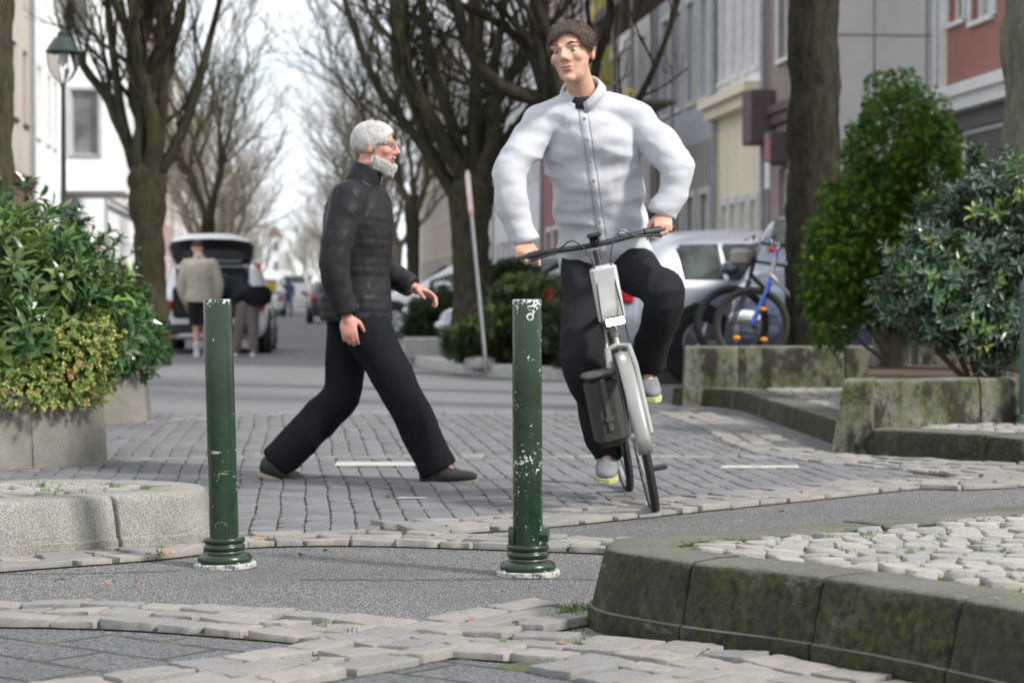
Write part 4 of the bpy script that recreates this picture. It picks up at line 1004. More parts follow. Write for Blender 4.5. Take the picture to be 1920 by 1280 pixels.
def building(name, label, side, u0, u1, v, H, wm, holes, depth=9, groundm=None, gz=3.8, frame=None, end=None, endholes=(), endm=None, roof=True, glass=None, cornices=(), corn_m=None, trim=0):
    """side +1: stands right of the street (front faces -x locally); -1: left"""
    t = thing(name, label, 'building', W(u0, v), -0 + SA); D = depth * side; L = u1 - u0
    if trim: pass
    mats = [wm, groundm or wm, endm or wm]; b = MB()
    up = [h for h in holes if h[2] >= gz - .01]; lo = [h for h in holes if h[2] < gz - .01]
    cutwall(b, (0, L), (gz, H), up, 0, 0, .16, 'y', side); cutwall(b, (0, L), (0, gz), lo, 0, 1, .16, 'y', side)
    b.add([(0, L, 0), (D, L, 0), (D, L, H), (0, L, H)], [(0, 1, 2, 3)], 2)
    b.add([(D, 0, 0), (D, L, 0), (D, L, H), (D, 0, H)], [(0, 1, 2, 3)], 2)
    xs = sorted((0, D)); cutwall(b, tuple(xs), (0, H), list(endholes), 0, 2, .16, 'x', 1)
    xi = .2 * side; b.add([(xi, .2, 0), (xi, L - .2, 0), (xi, L - .2, H), (xi, .2, H)], [(0, 1, 2, 3)], 2)
    b.build('wall', mats, t, False)
    r = MB(); x0, x1 = (-.25, D) if side > 0 else (D, .25)
    ov = .0 if side > 0 else 0
    r.add([(x0, -.1, H), (x1, -.1, H), (x1, L + .0, H), (x0, L + .0, H), ((x0 + x1) / 2, -.1, H + 2.4), ((x0 + x1) / 2, L, H + 2.4)], [(0, 1, 2, 3), (0, 4, 5, 3), (1, 2, 5, 4), (0, 1, 4), (3, 5, 2)]); r.build('roof', M_ROOF, t, False)
    fm = frame or M_FRAME
    for i, h in enumerate(holes):
        gm = glass or (M_GLASS2 if (i * 7) % 3 == 0 else M_GLASS)
        if len(h) > 4 and h[4] == 'door': o = windowpart(t, h, 0, .16, 'y', side, fm, mat('door_leaf', (.10, .09, .085), .5), False, False); o.name = 'door'
        else: windowpart(t, h, 0, .16, 'y', side, fm, gm)
    for h in endholes: windowpart(t, h, 0, .16, 'x', 1, fm, M_GLASS)
    dp = MB(); dx = -.09 * side; dp.tube([(dx, L - .3, .1), (dx, L - .3, H)], .05, 8); dp.build('downpipe', mat('zinc_pipe', (.33, .34, .36), .5, metal=.4), t)
    for h in holes:
        if len(h) > 4 or frame: continue
        sb = MB(); a, c_, e, f = h[:4]; q0, q1 = sorted((-.035 * side, -.002 * side))
        sb.bbox(q0, q1, a - .13, a - .004, e - .02, f + .13); sb.bbox(q0, q1, c_ + .004, c_ + .13, e - .02, f + .13); sb.bbox(q0, q1, a - .004, c_ + .004, f + .004, f + .13); sb.build('surround', mat('surround_pale', (.7, .7, .69), .7), t, False)
    for z, hh, o_ in cornices:
        c = MB(); lo_, hi_ = (-o_, .0) if side > 0 else (0, o_)
        c.bbox(lo_, hi_, -.003, L + .003, z, z + hh * .55); c.bbox(lo_ * 1.5, hi_ * 1.5, -.006, L + .006, z + hh * .55 + .001, z + hh)
        c.build('cornice', corn_m or M_FRAME, t, False)
    return t
def grid(L, cols, w_, z0s, hh, m0=.8):
    res = []
    for z in z0s:
        for i in range(cols):
            c = m0 + (L - 2 * m0) * (i + .5) / cols; res.append((c - w_ / 2, c + w_ / 2, z, z + hh))
    return res
F3 = [4.6, 7.7, 10.8]
P_RED = plaster('red_plaster', (.36, .17, .14)); P_GREYP = plaster('grey_panel', (.62, .61, .60), .3, .4)
# right row
b0 = building('apartment_building', 'red brown rendered house with white band at the right edge above the shrub', 1, 22, 31.6, 9.25, 13, P_RED,
    [(7.15, 8.1, 4.62, 6.4), (8.45, 9.15, 4.72, 6.3), (4.9, 5.9, 4.62, 6.4), (2, 3, 4.62, 6.4), (.5, 1.5, 4.62, 6.4), (5.0, 8.8, .15, 3.2, 'door')] + grid(9.6, 4, 1.0, [7.7, 10.6], 1.7), groundm=mat('recess_shade_plaster', (.13, .12, .12), .8), gz=3.5, cornices=[(3.45, .34, .16)], corn_m=M_FRAME)  # flat ground floor wall toned dark in place of a shaded recess
b = MB(); b.bbox(-.06, .0, 5.4, 8.7, 1.9, 2.15); b.bbox(-.08, -.02, 6.2, 8.9, .2, 1.75); b.build('garage_door', mat('white_door', (.78, .8, .83), .5, var=.1), b0, False)
b = MB(); b.bbox(-.12, .12, 9.25, 9.6, 0, 13); b.build('corner_strip', M_FRAME, b0, False)
EH = []
b1 = building('apartment_building', 'building with a blank grey panel end wall and brown stone front behind the thuja', 1, 31.7, 36.2, 7.7, 15, plaster('brown_cladding', (.34, .26, .25)), grid(4.5, 2, .9, F3, 1.7) + [(1.0, 3.4, .2, 2.9, 'door')], depth=10, endm=P_GREYP, cornices=[(3.6, .3, .1)], corn_m=mat('brown_trim', (.12, .085, .08), .7))
b = MB()
for x in (.62, 1.38, 2.2): b.bbox(x - .012, x + .012, -.012, .001, .0, 15)
for z in (2.0, 4.62, 7.3): b.bbox(0.0, 9.9, -.009, .002, z - .014, z + .014)
b.build('panel_joints', mat('joint_stain', (.33, .27, .235), .9), b1, False)
b = MB(); b.rbox((-.2, 4.0, 3.75), (.4, .7, .85), .02); b.build('oriel', mat('brown_box', (.11, .075, .078), .6), b1)
b = MB(); b.rbox((-.14, 3.0, 3.2), (.28, .5, .5), .02); b.build('oriel', mat('brown_box', (.11, .075, .078), .6), b1)
P_YEL = plaster('cream_plaster', (.82, .75, .58), .2, .2); P_WH = plaster('white_plaster', (.84, .84, .86), .15, .2); P_GR = plaster('cool_grey_plaster', (.52, .54, .60), .2, .3)
building('apartment_building', 'house with cream ground floor and tall narrow white upper windows, left of the dark trunk', 1, 36.25, 40.4, 7.7, 14, P_WH,
    [(.35, .8, 4.7, 7.6), (1.15, 1.6, 4.7, 7.6), (1.95, 2.4, 4.7, 7.6), (2.75, 3.2, 4.7, 7.6), (3.4, 3.8, 4.7, 7.6), (.5, .95, .9, 2.5), (1.35, 1.8, .9, 2.5), (2.2, 2.65, .9, 2.5), (3.0, 3.45, .9, 2.5)] + grid(4.1, 5, .45, [8.6, 11.4], 2.2, .3), groundm=P_YEL, gz=4.3, cornices=[(4.05, .34, .22)], corn_m=P_YEL)
building('apartment_building', 'cool grey rendered house with slim windows behind the scaffold', 1, 40.45, 47, 7.72, 14, P_GR, grid(6.5, 4, .8, [.9] + F3, 1.9, .4), groundm=plaster('grey_ground', (.38, .36, .35)), glass=M_GLASS)
building('apartment_building', 'pale house standing behind the yellow rubble chute', 1, 47.05, 57, 7.7, 14, plaster('off_white_plaster', (.75, .74, .73)), grid(10, 5, 1.0, [.9] + F3, 1.9))
building('apartment_building', 'dusky red house next to the yellow rubble chute above the cyclist', 1, 57.05, 68, 7.7, 14.5, plaster('dusky_red', (.33, .16, .17)), grid(11, 5, 1.1, [.9] + F3, 1.9))
building('apartment_building', 'light grey house behind the wide branching tree', 1, 68.05, 84, 7.7, 14, plaster('light_grey', (.72, .73, .78)), grid(16, 7, 1.1, [.9] + F3, 1.9))
building('apartment_building', 'white house far along the right side behind the walking man', 1, 84.05, 104, 7.7, 13, P_WH, grid(20, 8, 1.1, [.9] + F3[:2], 1.9))
building('apartment_building', 'beige house farthest along the right side', 1, 104.05, 130, 7.7, 13, plaster('beige_far', (.5, .45, .38)), grid(26, 8, 1.3, [.9] + F3[:2], 1.9))
# left row
P_BEI = plaster('beige_plaster', (.52, .48, .44), .2, .2)
building('apartment_building', 'beige house with brown shuttered windows between the left trunk and the lamp', -1, 42, 55, -6, 14, P_BEI, [(9.3, 10.2, 4.9, 6.6), (11.4, 12.3, 4.9, 6.6), (6, 7, 4.9, 6.6), (2, 3, 4.9, 6.6), (9.5, 10.2, .9, 2.6), (11.4, 12.1, .9, 2.6)] + grid(13, 4, 1, [8.0, 11], 1.7), groundm=plaster('reddish_brown_ground', (.25, .16, .14)), gz=3.5, frame=M_FRAMEB, cornices=[(3.45, .2, .12)], corn_m=M_FRAMEB)
P_BW = plaster('bright_white_plaster', (.83, .84, .86), .08, .1)
lb = building('apartment_building', 'bright white house with a projecting bay left of the forked tree', -1, 55.05, 77, -6, 14, P_BW, [(1.2, 1.9, 4.8, 6.5), (3.6, 4.2, 4.8, 6.5), (5.2, 5.8, 4.8, 6.5), (1.2, 1.9, .9, 2.6), (3.4, 4.4, .1, 2.6, 'door')] + [(x, x + 1, z, z + 1.8) for x in (12.2, 15, 18) for z in (.9, 4.7, 7.8)])
b = MB(); y0 = 6.95; hs = [(.30, 1.02, 4.72, 6.45), (.05, .75, 8.0, 9.9)]
cutwall(b, (0, 1.66), (3.75, 13.5), hs, y0, 0, .2, 'x', 1)
b.add([(1.66, y0, 3.75), (1.66, y0 + 5, 3.75), (1.66, y0 + 5, 13.5), (1.66, y0, 13.5)], [(0, 1, 2, 3)]); b.add([(0, y0, 3.75), (1.66, y0, 3.75), (1.66, y0 + 5, 3.75), (0, y0 + 5, 3.75)], [(0, 1, 2, 3)])
b.add([(0, y0, 13.5), (1.66, y0, 13.5), (1.66, y0 + 5, 13.5), (0, y0 + 5, 13.5)], [(0, 1, 2, 3)]); b.add([(0, y0 + .3, 3.75), (1.66, y0 + .3, 3.75), (1.66, y0 + .3, 13.5), (0, y0 + .3, 13.5)], [(0, 1, 2, 3)]); b.add([(0, y0 + 5, 3.75), (1.66, y0 + 5, 3.75), (1.66, y0 + 5, 13.5), (0, y0 + 5, 13.5)], [(0, 1, 2, 3)])
bay = b.build('bay', P_BW, lb, False)
for h in hs: windowpart(bay, h, y0, .2, 'x', 1, mat('grey_frame', (.30, .31, .32), .5), M_GLASS, True, False)
for h in hs:
    b = MB(); a, c, e, f = h; b.bbox(a - .10, a - .004, y0 - .05, y0 - .002, e - .08, f + .10); b.bbox(c + .004, c + .10, y0 - .05, y0 - .002, e - .08, f + .10); b.bbox(a - .004, c + .004, y0 - .05, y0 - .002, f + .004, f + .10); b.build('surround', mat('surround_grey', (.5, .51, .52), .6), bay, False)
b = MB(); b.bbox(.02, .9, 6.5, 9.4, 0, 2.55); b.build('porch', plaster('porch_plaster', (.5, .42, .38)), lb, False)
building('apartment_building', 'white house with a row of tall windows left of the slim tree', -1, 77.05, 100, -6, 13, P_WH, grid(23, 9, 1.1, [.9] + F3[:3], 2.0), cornices=[(4.0, .3, .15)])
building('apartment_building', 'reddish house in the distance on the left side above the white car', -1, 100.05, 122, -6, 13, plaster('reddish_far', (.42, .30, .26)), grid(22, 8, 1.1, [.9] + F3[:2], 1.9))
building('apartment_building', 'pale house farthest along the left side', -1, 122.05, 160, -6, 13, plaster('pale_far', (.6, .58, .54)), grid(38, 10, 1.3, [.9] + F3[:2], 1.9))
# tower closing the street
c0 = W(330, -1.3); t = thing('tower', 'pale slender tower closing the street in the far distance', 'tower', c0, SA)
b = MB(); b.bbox(-1.6, 1.6, 0, 4, 0, 7); b.bbox(-1.0, 1.0, .4, 3.6, 7, 9.6); b.build('wall', plaster('tower_plaster', (.7, .72, .76)), t, False)
b = MB(); b.add([(-1.1, .2, 9.6), (1.1, .2, 9.6), (1.1, 3.8, 9.6), (-1.1, 3.8, 9.6), (0, 2, 11)], [(0, 1, 4), (1, 2, 4), (2, 3, 4), (3, 0, 4)]); b.build('roof', M_ROOF, t, False)
for z in (2, 4.6, 7.4):
    b = MB(); b.bbox(-.35, .35, -.06 + (.4 if z > 7 else 0), .05 + (.4 if z > 7 else 0), z, z + 1.3); b.build('window', M_GLASS, t, False)
# scaffold
t = thing('scaffold', 'steel scaffold with yellow couplings in front of the grey houses', 'scaffold', W(41, 6.3), SA)
M_STEEL = mat('scaffold_steel', (.22, .2, .19), .5, metal=.5, scale=8); M_YC = mat('yellow_plastic', (.7, .55, .04), .5)
b = MB()
for y in (.2, 2.6, 5.0, 7.4, 9.8):
    for x in (0, .75): b.tube([(x, y, 0), (x, y, 9.5)], .028, 6)
for z in (2.5, 4.5, 6.5, 8.5):
    b.tube([(0, .2, z + 1), (0, 9.8, z + 1)], .022, 5); b.tube([(0, .2, z + .5), (0, 9.8, z + .5)], .022, 5)
    for y in (.2, 2.6, 5.0, 7.4, 9.8): b.tube([(0, y, z), (.75, y, z)], .022, 5)
for y in (.2, 5.0): b.tube([(0, y, .5), (0, y + 2.4, 4.5)], .02, 5); b.tube([(0, y + 2.4, 4.5), (0, y, 8.5)], .02, 5)
b.build('frame', M_STEEL, t)
for z in (2.5, 4.5, 6.5, 8.5):
    b = MB(); b.bbox(-.05, .8, 0, 10, z - .06, z - .02); b.bbox(-.06, -.03, 0, 10, z - .015, z + .13); b.build('deck', mat('scaffold_deck', (.16, .13, .10), .8), t, False)
for z in (2.5, 4.5, 6.5):
    for y in (.2, 2.6, 5.0, 7.4): b = MB(); b.rbox((-.03, y, z + .08), (.13, .13, .22), .02); b.build('coupling', M_YC, t)
t = thing('rubble_chute', 'yellow vertical rubble chute hanging beside the scaffold', 'rubble chute', W(51, 7.1), SA)
b = MB(); pr = []
for i in range(11): z = 3.2 + i * .75; pr += [(.20, z), (.27, z + .72)]
b.lathe(pr, 20); b.build('tube', mat('chute_yellow', (.75, .66, .16), .5, var=.15), t)
b = MB(); b.tube([(.3, 0, 3.2), (.3, 0, 11)], .015, 5); b.tube([(-.3, 0, 3.2), (-.3, 0, 11)], .015, 5); b.build('chain', M_STEEL, t)

# ================================================================== LAMP, SIGNS
M_IRON = mat('dark_green_iron', (.018, .035, .028), .4, scale=10)
p = at_px(120, 28); t = thing('street_lamp', 'dark green lantern on a slim post in front of the white house', 'street lamp', p)
zt = lambda y: CAMH + (555 - y) / FPX * 28 - .1
b = MB(); b.lathe([(.09, 0), (.09, .5), (.06, .56), (.055, 1.2), (.042, 1.3), (.036, 2.0), (.028, zt(165)), (.045, zt(163)), (.03, zt(156))], 16); b.build('post', M_IRON, t)
b = MB(); b.lathe([(.21, zt(101)), (.215, zt(98)), (.20, zt(95)), (.14, zt(80)), (.10, zt(72)), (.065, zt(69)), (.07, zt(64)), (.045, zt(60)), (.02, zt(57)), (.004, zt(54))], 28); b.build('hood', M_IRON, t)
b = MB()
for k_ in range(4):
    a = k_ * pi / 2 + .5
    b.tube([(cos(a) * r_, sin(a) * r_, zt(y)) for r_, y in ((.195, 100), (.20, 112), (.18, 130), (.12, 146), (.03, 158))], .008, 6)
b.build('cage', M_IRON, t)
k = NT('clear_globe'); k.col((.95, .97, .97)); k.rough(.03); k.b.inputs['Transmission Weight'].default_value = 1; k.b.inputs['IOR'].default_value = 1.02
b = MB(); b.lathe([(.185, zt(101)), (.188, zt(115)), (.165, zt(132)), (.10, zt(148)), (.03, zt(157))], 24); b.build('globe', k.m, t)
b = MB(); b.lathe([(.06, zt(101)), (.07, zt(108)), (.05, zt(118)), (.015, zt(127))], 12); b.build('mantle', mat('lamp_glass', (.5, .52, .5), .2), t)
b = MB()
for i in range(60):
    a = U(0, 6.28); z = U(.9, 1.9); add_leaf(b, Vector((cos(a) * .04, sin(a) * .04, z)), Vector((cos(a), sin(a), U(-.6, .8))), Vector((0, 0, 1)), U(.06, .13), .05, 0)
o = b.build('ivy', leafmat('ivy_leaf', (.03, .07, .025), (.02, .04, .015)), None, False); o.location = p; tag(o, 'dark ivy climbing the lower lamp post', 'ivy')

def signpost(label, px, d, top, bot, panel, lean=0, rz=0, pm=None, base=.1, panelw=.3):
    p = Vector((wx(px, d), d, base)); t = thing('sign_post', label, 'sign post', p, rz); t.rotation_euler.y = lean
    z1 = CAMH + (555 - top) / FPX * d - base; b = MB(); b.tube([(0, 0, 0), (0, 0, z1)], .021, 10); b.build('pole', mat('galvanised', (.34, .35, .36), .45, metal=.4), t)
    for (y0, y1, w_, mm) in panel:
        za, zb = CAMH + (555 - y0) / FPX * d - base, CAMH + (555 - y1) / FPX * d - base
        b = MB(); b.rbox((0, -.04, (za + zb) / 2), (w_, .006, za - zb), .002); b.build('sign_panel', mm, t, ang=20)
    return t
M_SW = mat('sign_white', (.78, .78, .78), .4, var=.05); M_SR = mat('sign_red', (.6, .04, .04), .4, var=.1); M_SB = mat('sign_blue', (.05, .12, .4), .4)
signpost('tilted grey sign pole with a white and red edge-on sign', 912, 25, 318, 560, [(324, 394, .055, mat('sign_edge', (.5, .42, .42), .5)), (395, 401, .055, mat('sign_pale_red', (.5, .2, .2), .5))], lean=R(-5.5), rz=0)
signpost('thin post with white signs in front of the cream ground floor', 1437, 30, 250, 560, [(306, 355, .07, M_SW), (258, 300, .07, mat('sign_pale_red', (.5, .2, .2), .5))])
signpost('red and white road sign far behind the raised boot lid', 477, 70, 488, 560, [(494, 513, .45, M_SR), (500, 506, .3, M_SW)])
signpost('yellow sign far down the road right of the white car', 507, 75, 524, 560, [(530, 546, .42, M_YC)])
signpost('blue and white sign behind the walking man, above the far dark car', 614, 60, 480, 560, [(488, 512, .34, mat('sign_pale_blue', (.3, .4, .6), .4))])

# ================================================================== CARS
M_TYRE = mat('tyre_rubber', (.018, .018, .018), .85, scale=30); M_RIM = mat('rim_alloy', (.45, .46, .48), .3, metal=.7, scale=10); M_BLK = mat('black_plastic', (.022, .022, .024), .55)
k = NT('car_glass'); k.col(k.mix(k.ramp(k.noise(2.2, 5, .6), [(.42, 0), (.6, 1)]), (.012, .015, .015), (.06, .075, .07))); k.rough(.04, spec=.6); M_CG = k.m
M_TAIL = mat('tail_light_red', (.42, .012, .02), .2, var=.3); M_HEAD = mat('head_light', (.7, .72, .75), .1)
def paint(name, c, metal=.3): return mat(name, c, .22, var=.06, scale=2, metal=metal, coat=.8)
def lathe_x(prof, n, c, sg):
    M = Matrix(((0, 0, sg), (0, 1, 0), (-sg, 0, 0))); return prof, n, c, M
def car(name, label, loc, rz, pm, st, cab, Lh=1, group='cars parked and driving along the street', wheels=(-1.3, 1.35), wr=.33, suv=False, sidewin=None, taillights=True, hatch_open=False, plate=True):
    """st: stations (y, z_under, z_belt, half_width, z_top, half_width_top); cab: (rear glass y0,y1, windscreen y0,y1)"""
    t = thing(name, label, 'car', loc, rz, group); b = MB(); rings = []
    def sta(y):
        for s0, s1 in zip(st, st[1:]):
            if s0[0] <= y <= s1[0]:
                q = (y - s0[0]) / (s1[0] - s0[0]); return [a + (c - a) * q for a, c in zip(s0, s1)]
        return st[-1]
    for y, zu, zb, hw, zt_, ht in st:
        half = [(0, zu), (hw * .82, zu), (hw * .96, zu + .10), (hw, zu + .28), (hw * 1.0, (zu + zb) / 2 + .08), (hw * .965, zb - .03), (hw * .945, zb), (max(ht, 0) + (hw * .94 - ht) * .12, zb + (zt_ - zb) * .85), (ht * .86, zt_ - .004), (ht * .45, zt_ + .01), (0, zt_ + .012)]
        rings.append([(x, y, z) for x, z in half] + [(-x, y, z) for x, z in half[-2:0:-1]])
    b.loft(rings)
    o = b.build('body', pm, t, ang=None); m = o.modifiers.new('s', 'SUBSURF'); m.levels = 2; m.render_levels = 2
    def topz(y): s_ = sta(y); return s_[4]
    def panel(nm, pts, mm, th=.004):
        b = MB(); b.add(pts, [tuple(range(len(pts)))]); o = b.build(nm, mm, t, False); return o
    # side windows
    for sg in (-1, 1):
        for ya, yb in (sidewin or ()):
            q = []
            for (y, e) in ((ya, 0), (yb, 0), (yb, 1), (ya, 1)):
                s_ = sta(y); hw, zb, zt_, ht = s_[3], s_[2], s_[4], s_[5]
                f0, f1 = .10, .74; f = f0 if e == 0 else f1; z = zb + (zt_ - zb) * f; x = hw * .945 + ((ht + (hw * .94 - ht) * .12) - hw * .945) * (f / .85)
                q.append((sg * (x + .012), y, z))
            panel('side_window', q, M_CG)
        if st:
            ys = [s_[0] for s_ in st]; s_ = sta(0)
            b = MB(); b.bbox(sg * s_[3] * .98 - .012, sg * s_[3] * .98 + .012, wheels[0] + wr + .1, wheels[1] - wr - .1, .26, .36 if not suv else .42); b.build('sill', M_BLK, t, False)
        s_ = sta(cab[2] - .15); b = MB(); b.ell((sg * (s_[3] + .10), cab[2] + .05, s_[2] + .10), (.10, .05, .075), n=12); b.build('mirror', M_BLK if suv else pm, t)
        for wy in wheels:
            s_ = sta(wy); X = sg * (s_[3] - .10)
            b = MB(); b.lathe(*lathe_x([(wr + .075, .0), (wr + .075, .112)], 32, (X, wy, wr + .0), sg)); b.build('wheel_arch', M_BLK, t)
            b = MB(); b.lathe(*lathe_x([(wr * .6, .06), (wr * .66, .122), (wr * .93, .128), (wr, .10), (wr, -.1)], 36, (X, wy, wr), sg)); wo = b.build('wheel', M_TYRE, t)
            b = MB(); b.lathe(*lathe_x([(wr * .66, .118), (wr * .64, .132), (wr * .59, .130), (wr * .57, .121)], 32, (X, wy, wr), sg))
            for k_ in range(5):
                a = k_ * 2 * pi / 5; b.tube([(X + sg * .126, wy + cos(a) * .03, wr + sin(a) * .03), (X + sg * .128, wy + cos(a) * wr * .62, wr + sin(a) * wr * .62)], [.035, .028], 6)
            b.build('rim', M_RIM, wo)
    def glass(nm, y0, y1, sgy):
        q = []
        for y in (y0, (y0 * 2 + y1) / 3, (y0 + y1 * 2) / 3, y1):
            s_ = sta(y); q.append([(x * (s_[5] * .84 + .0), y + sgy * .012, s_[4] + .018 - .008 * abs(x)) for x in (-1, -.5, 0, .5, 1)])
        b = MB(); b.loft(q, closed=False, caps=False); b.build(nm, M_CG, t)
    glass('windscreen', cab[2], cab[3], 1)
    if not hatch_open: glass('rear_window', cab[0], cab[1], -1)
    yr, yf = st[0][0], st[-1][0]
    for sg in (-1, 1):
        s_ = sta(yr + .1)
        b = MB(); b.rbox((sg * (s_[3] - .12), yr + .04, s_[2] - .10), (.24, .16, .16), .03); b.build('tail_light', M_TAIL, t)
        s_ = sta(yf - .2); b = MB(); b.ell((sg * (s_[3] - .16), yf - .14, s_[2] - .18), (.18, .14, .075), n=14); b.build('headlight', M_HEAD, t)
    b = MB(); b.rbox((0, yr + .02, .36), (st[0][3] * 1.7, .12, .2), .03); b.build('bumper', M_BLK if suv else pm, t)
    return t
def hatch(L=4.3, Wd=1.8, H=1.48, zb=.92, zu=.20, suv=False):
    h = Wd / 2; r = L / 2
    return [(-r, .34, .70, h * .72, .80, h * .62), (-r + .10, .24, zb - .02, h * .90, zb + .06, h * .72), (-r + .42, zu, zb, h * .97, H - .16, h * .66), (-r + .75, zu, zb, h, H - .04, h * .72), (-.2, zu, zb - .01, h, H, h * .76), (.35, zu, zb - .03, h, H - .05, h * .74),
            (r - 1.15, zu, zb - .05, h * .99, zb + .04, h * .80), (r - .5, zu, zb - .13, h * .96, zb - .06, h * .78), (r - .12, .24, zb - .24, h * .86, zb - .18, h * .66), (r, .32, .60, h * .66, .66, h * .5)]
P_SIL = paint('silver_paint', (.36, .385, .44), .5); P_WHT = paint('white_paint', (.78, .79, .80), 0); P_DRK = paint('dark_grey_paint', (.05, .055, .065), .4); P_BLU = paint('night_blue_paint', (.05, .065, .11), .4)
# silver SUV on the right, rear away from the camera and pointing towards it
st = hatch(4.5, 1.86, 1.60, .98, .26)
def vpos(x, d): return (wx(x, d), d, .0)
rp = W(23.0, 5.35)
car('parked_car', 'silver estate car with black wheel arches behind the parked bicycles', (2.70, 25.5, .06), R(-59.5), P_SIL, st, (-2.1, -1.6, .45, 1.05), wheels=(-1.38, 1.4), wr=.36, suv=True, sidewin=((-1.52, -1.02), (-.95, -.12), (-.04, .72)))
st = hatch(4.2, 1.78, 1.76, 1.12, .24)
rp = W(20.9, 6.05)
car('parked_car', 'dark blue car half hidden by the dark trunk, its windscreen above the bicycles', (3.22, 22.7, .0), pi - R(13), P_BLU, st, (-2.0, -1.5, .40, .95), sidewin=((-1.0, -.12), (-.04, .65)))
# silver cars beyond the junipers
st = hatch(4.2, 1.78, 1.45, .92, .22)
car('parked_car', 'silver car with its bonnet showing above the near juniper', (wx(840, 31) + 2.0, 31.2, .0), R(78), P_SIL, st, (-2.0, -1.5, .40, .95), sidewin=((-1.0, -.12), (-.04, .65)))
car('parked_car', 'dark car with a bright bonnet behind the wide branching tree', (wx(775, 39) + 2.0, 39, .12), R(80), P_DRK, hatch(4.2, 1.78, 1.5, .95, .22), (-2.0, -1.5, .40, .95), sidewin=((-1.0, -.12), (-.04, .65)))
car('parked_car', 'white car parked farther back between walking man and slim tree', (wx(690, 47) + 2.1, 46, .1), R(80), P_WHT, hatch(4.2, 1.78, 1.5, .95, .22), (-2.0, -1.5, .40, .95), sidewin=((-1.0, -.12), (-.04, .65)))
car('driving_car', 'dark car with pale roof on the road behind the walking man', (wx(625, 78), 78, .0), SA, P_DRK, hatch(4.3, 1.8, 1.5, .95, .22), (-2.0, -1.5, .40, .95), sidewin=((-1.0, -.12), (-.04, .65)))
car('parked_car', 'small white car far down the left side of the road', (*W(104, -.9)[:2], 0), SA, P_WHT, hatch(4.2, 1.8, 1.75, .95, .22), (-2.0, -1.5, .40, .95), sidewin=((-1.0, -.12), (-.04, .65)))
car('parked_car', 'white van-like car at the far end of the road centre', (*W(128, .5)[:2], 0), SA, P_WHT, hatch(4.6, 1.95, 2.1, 1.1, .22), (-2.0, -1.5, .40, .95), sidewin=((-1.0, -.12), (-.04, .65)))
car('parked_car', 'silver car in the distance on the right of the far road', (*W(112, 2.2)[:2], 0), SA, P_SIL, hatch(4.2, 1.8, 1.6, .95, .22), (-2.0, -1.5, .40, .95), sidewin=((-1.0, -.12), (-.04, .65)))
# white hatchback with the boot open
st = hatch(4.3, 1.80, 1.46, .92, .22)
cx = wx(411, 38.0)
st = [(-2.10, .40, .70, .62, .74, .5), (-2.02, .26, .86, .84, .90, .66), (-1.95, .22, .92, .87, .97, .70), (-1.55, .22, .92, .89, 1.40, .66), (-1.3, .22, .92, .9, 1.46, .68)] + st[4:]
ct = car('parked_car', 'white hatchback with its boot lid raised on the left side of the road', (cx, 38.0, .0), R(4), P_WHT, st, (-2.0, -1.6, .40, .95), wheels=(-1.36, 1.35), sidewin=((-1.0, -.12), (-.04, .65)), hatch_open=True)
b = MB(); b.rbox((0, -1.99, .82), (1.22, .30, .50), .04); b.rbox((0, -1.82, 1.16), (1.12, .40, .42), .06); b.build('boot_shade_block', mat('boot_shade', (.012, .012, .013), .8), ct)  # solid near-black block stands in for the shade inside the boot
# raised lid
b = MB(); b2 = MB(); piv = Vector((0, -1.42, 1.44))
def lidp(x, s_, o_=0):                   # s along the lid from hinge outwards
    a = R(26); return piv + Vector((x, -cos(a) * s_ + sin(a) * o_, sin(a) * s_ + cos(a) * o_ - .05 * s_ * s_))
outer = []; hw_ = .60
shape = [(-.60, 0), (-.66, .35), (-.68, .70), (-.60, .92), (-.35, 1.02), (0, 1.05), (.35, 1.02), (.60, .92), (.68, .70), (.66, .35), (.60, 0)]
hole = [(-.44, .10), (-.49, .30), (-.50, .46), (-.44, .52), (-.22, .56), (0, .57), (.22, .56), (.44, .52), (.50, .46), (.49, .30), (.44, .10)]
n = len(shape)
for lay in ((0, .05), (1, -.03)):
    pass
vs_ = [lidp(x, s_, .06 - .05 * (abs(x) > .55)) for x, s_ in shape] + [lidp(x, s_, .05) for x, s_ in hole] + [lidp(x, s_, -.03) for x, s_ in shape] + [lidp(x, s_, -.01) for x, s_ in hole]
f = [(i, (i + 1) % n, n + (i + 1) % n, n + i) for i in range(n)]
b.add(vs_, f + [(i, (i + 1) % n, 2 * n + (i + 1) % n, 2 * n + i) for i in range(n)])
lid = b.build('boot_lid', P_WHT, ct, ang=30)
b = MB(); b.add([lidp(x * .96, .02 + s_ * .955, -.032) for x, s_ in shape] + [lidp(x, s_, -.02) for x, s_ in hole], f); b.build('lid_lining', M_BLK, lid)
b = MB(); b.add([lidp(x, s_, .02) for x, s_ in hole], [tuple(range(n))]); k = NT('lid_glass'); k.col((.10, .14, .12)); k.rough(.08, spec=.8); b.build('pane', k.m, lid)
for s_ in (-1, 1):
    b = MB(); b.tube([(s_ * .56, -1.75, 1.15), lidp(s_ * .58, .55, -.04)], .012, 6); b.build('gas_strut', M_BLK, ct)
b = MB(); b.rbox((0, -2.11, .40), (1.5, .1, .16), .03); b.build('bumper_insert', M_BLK, ct)

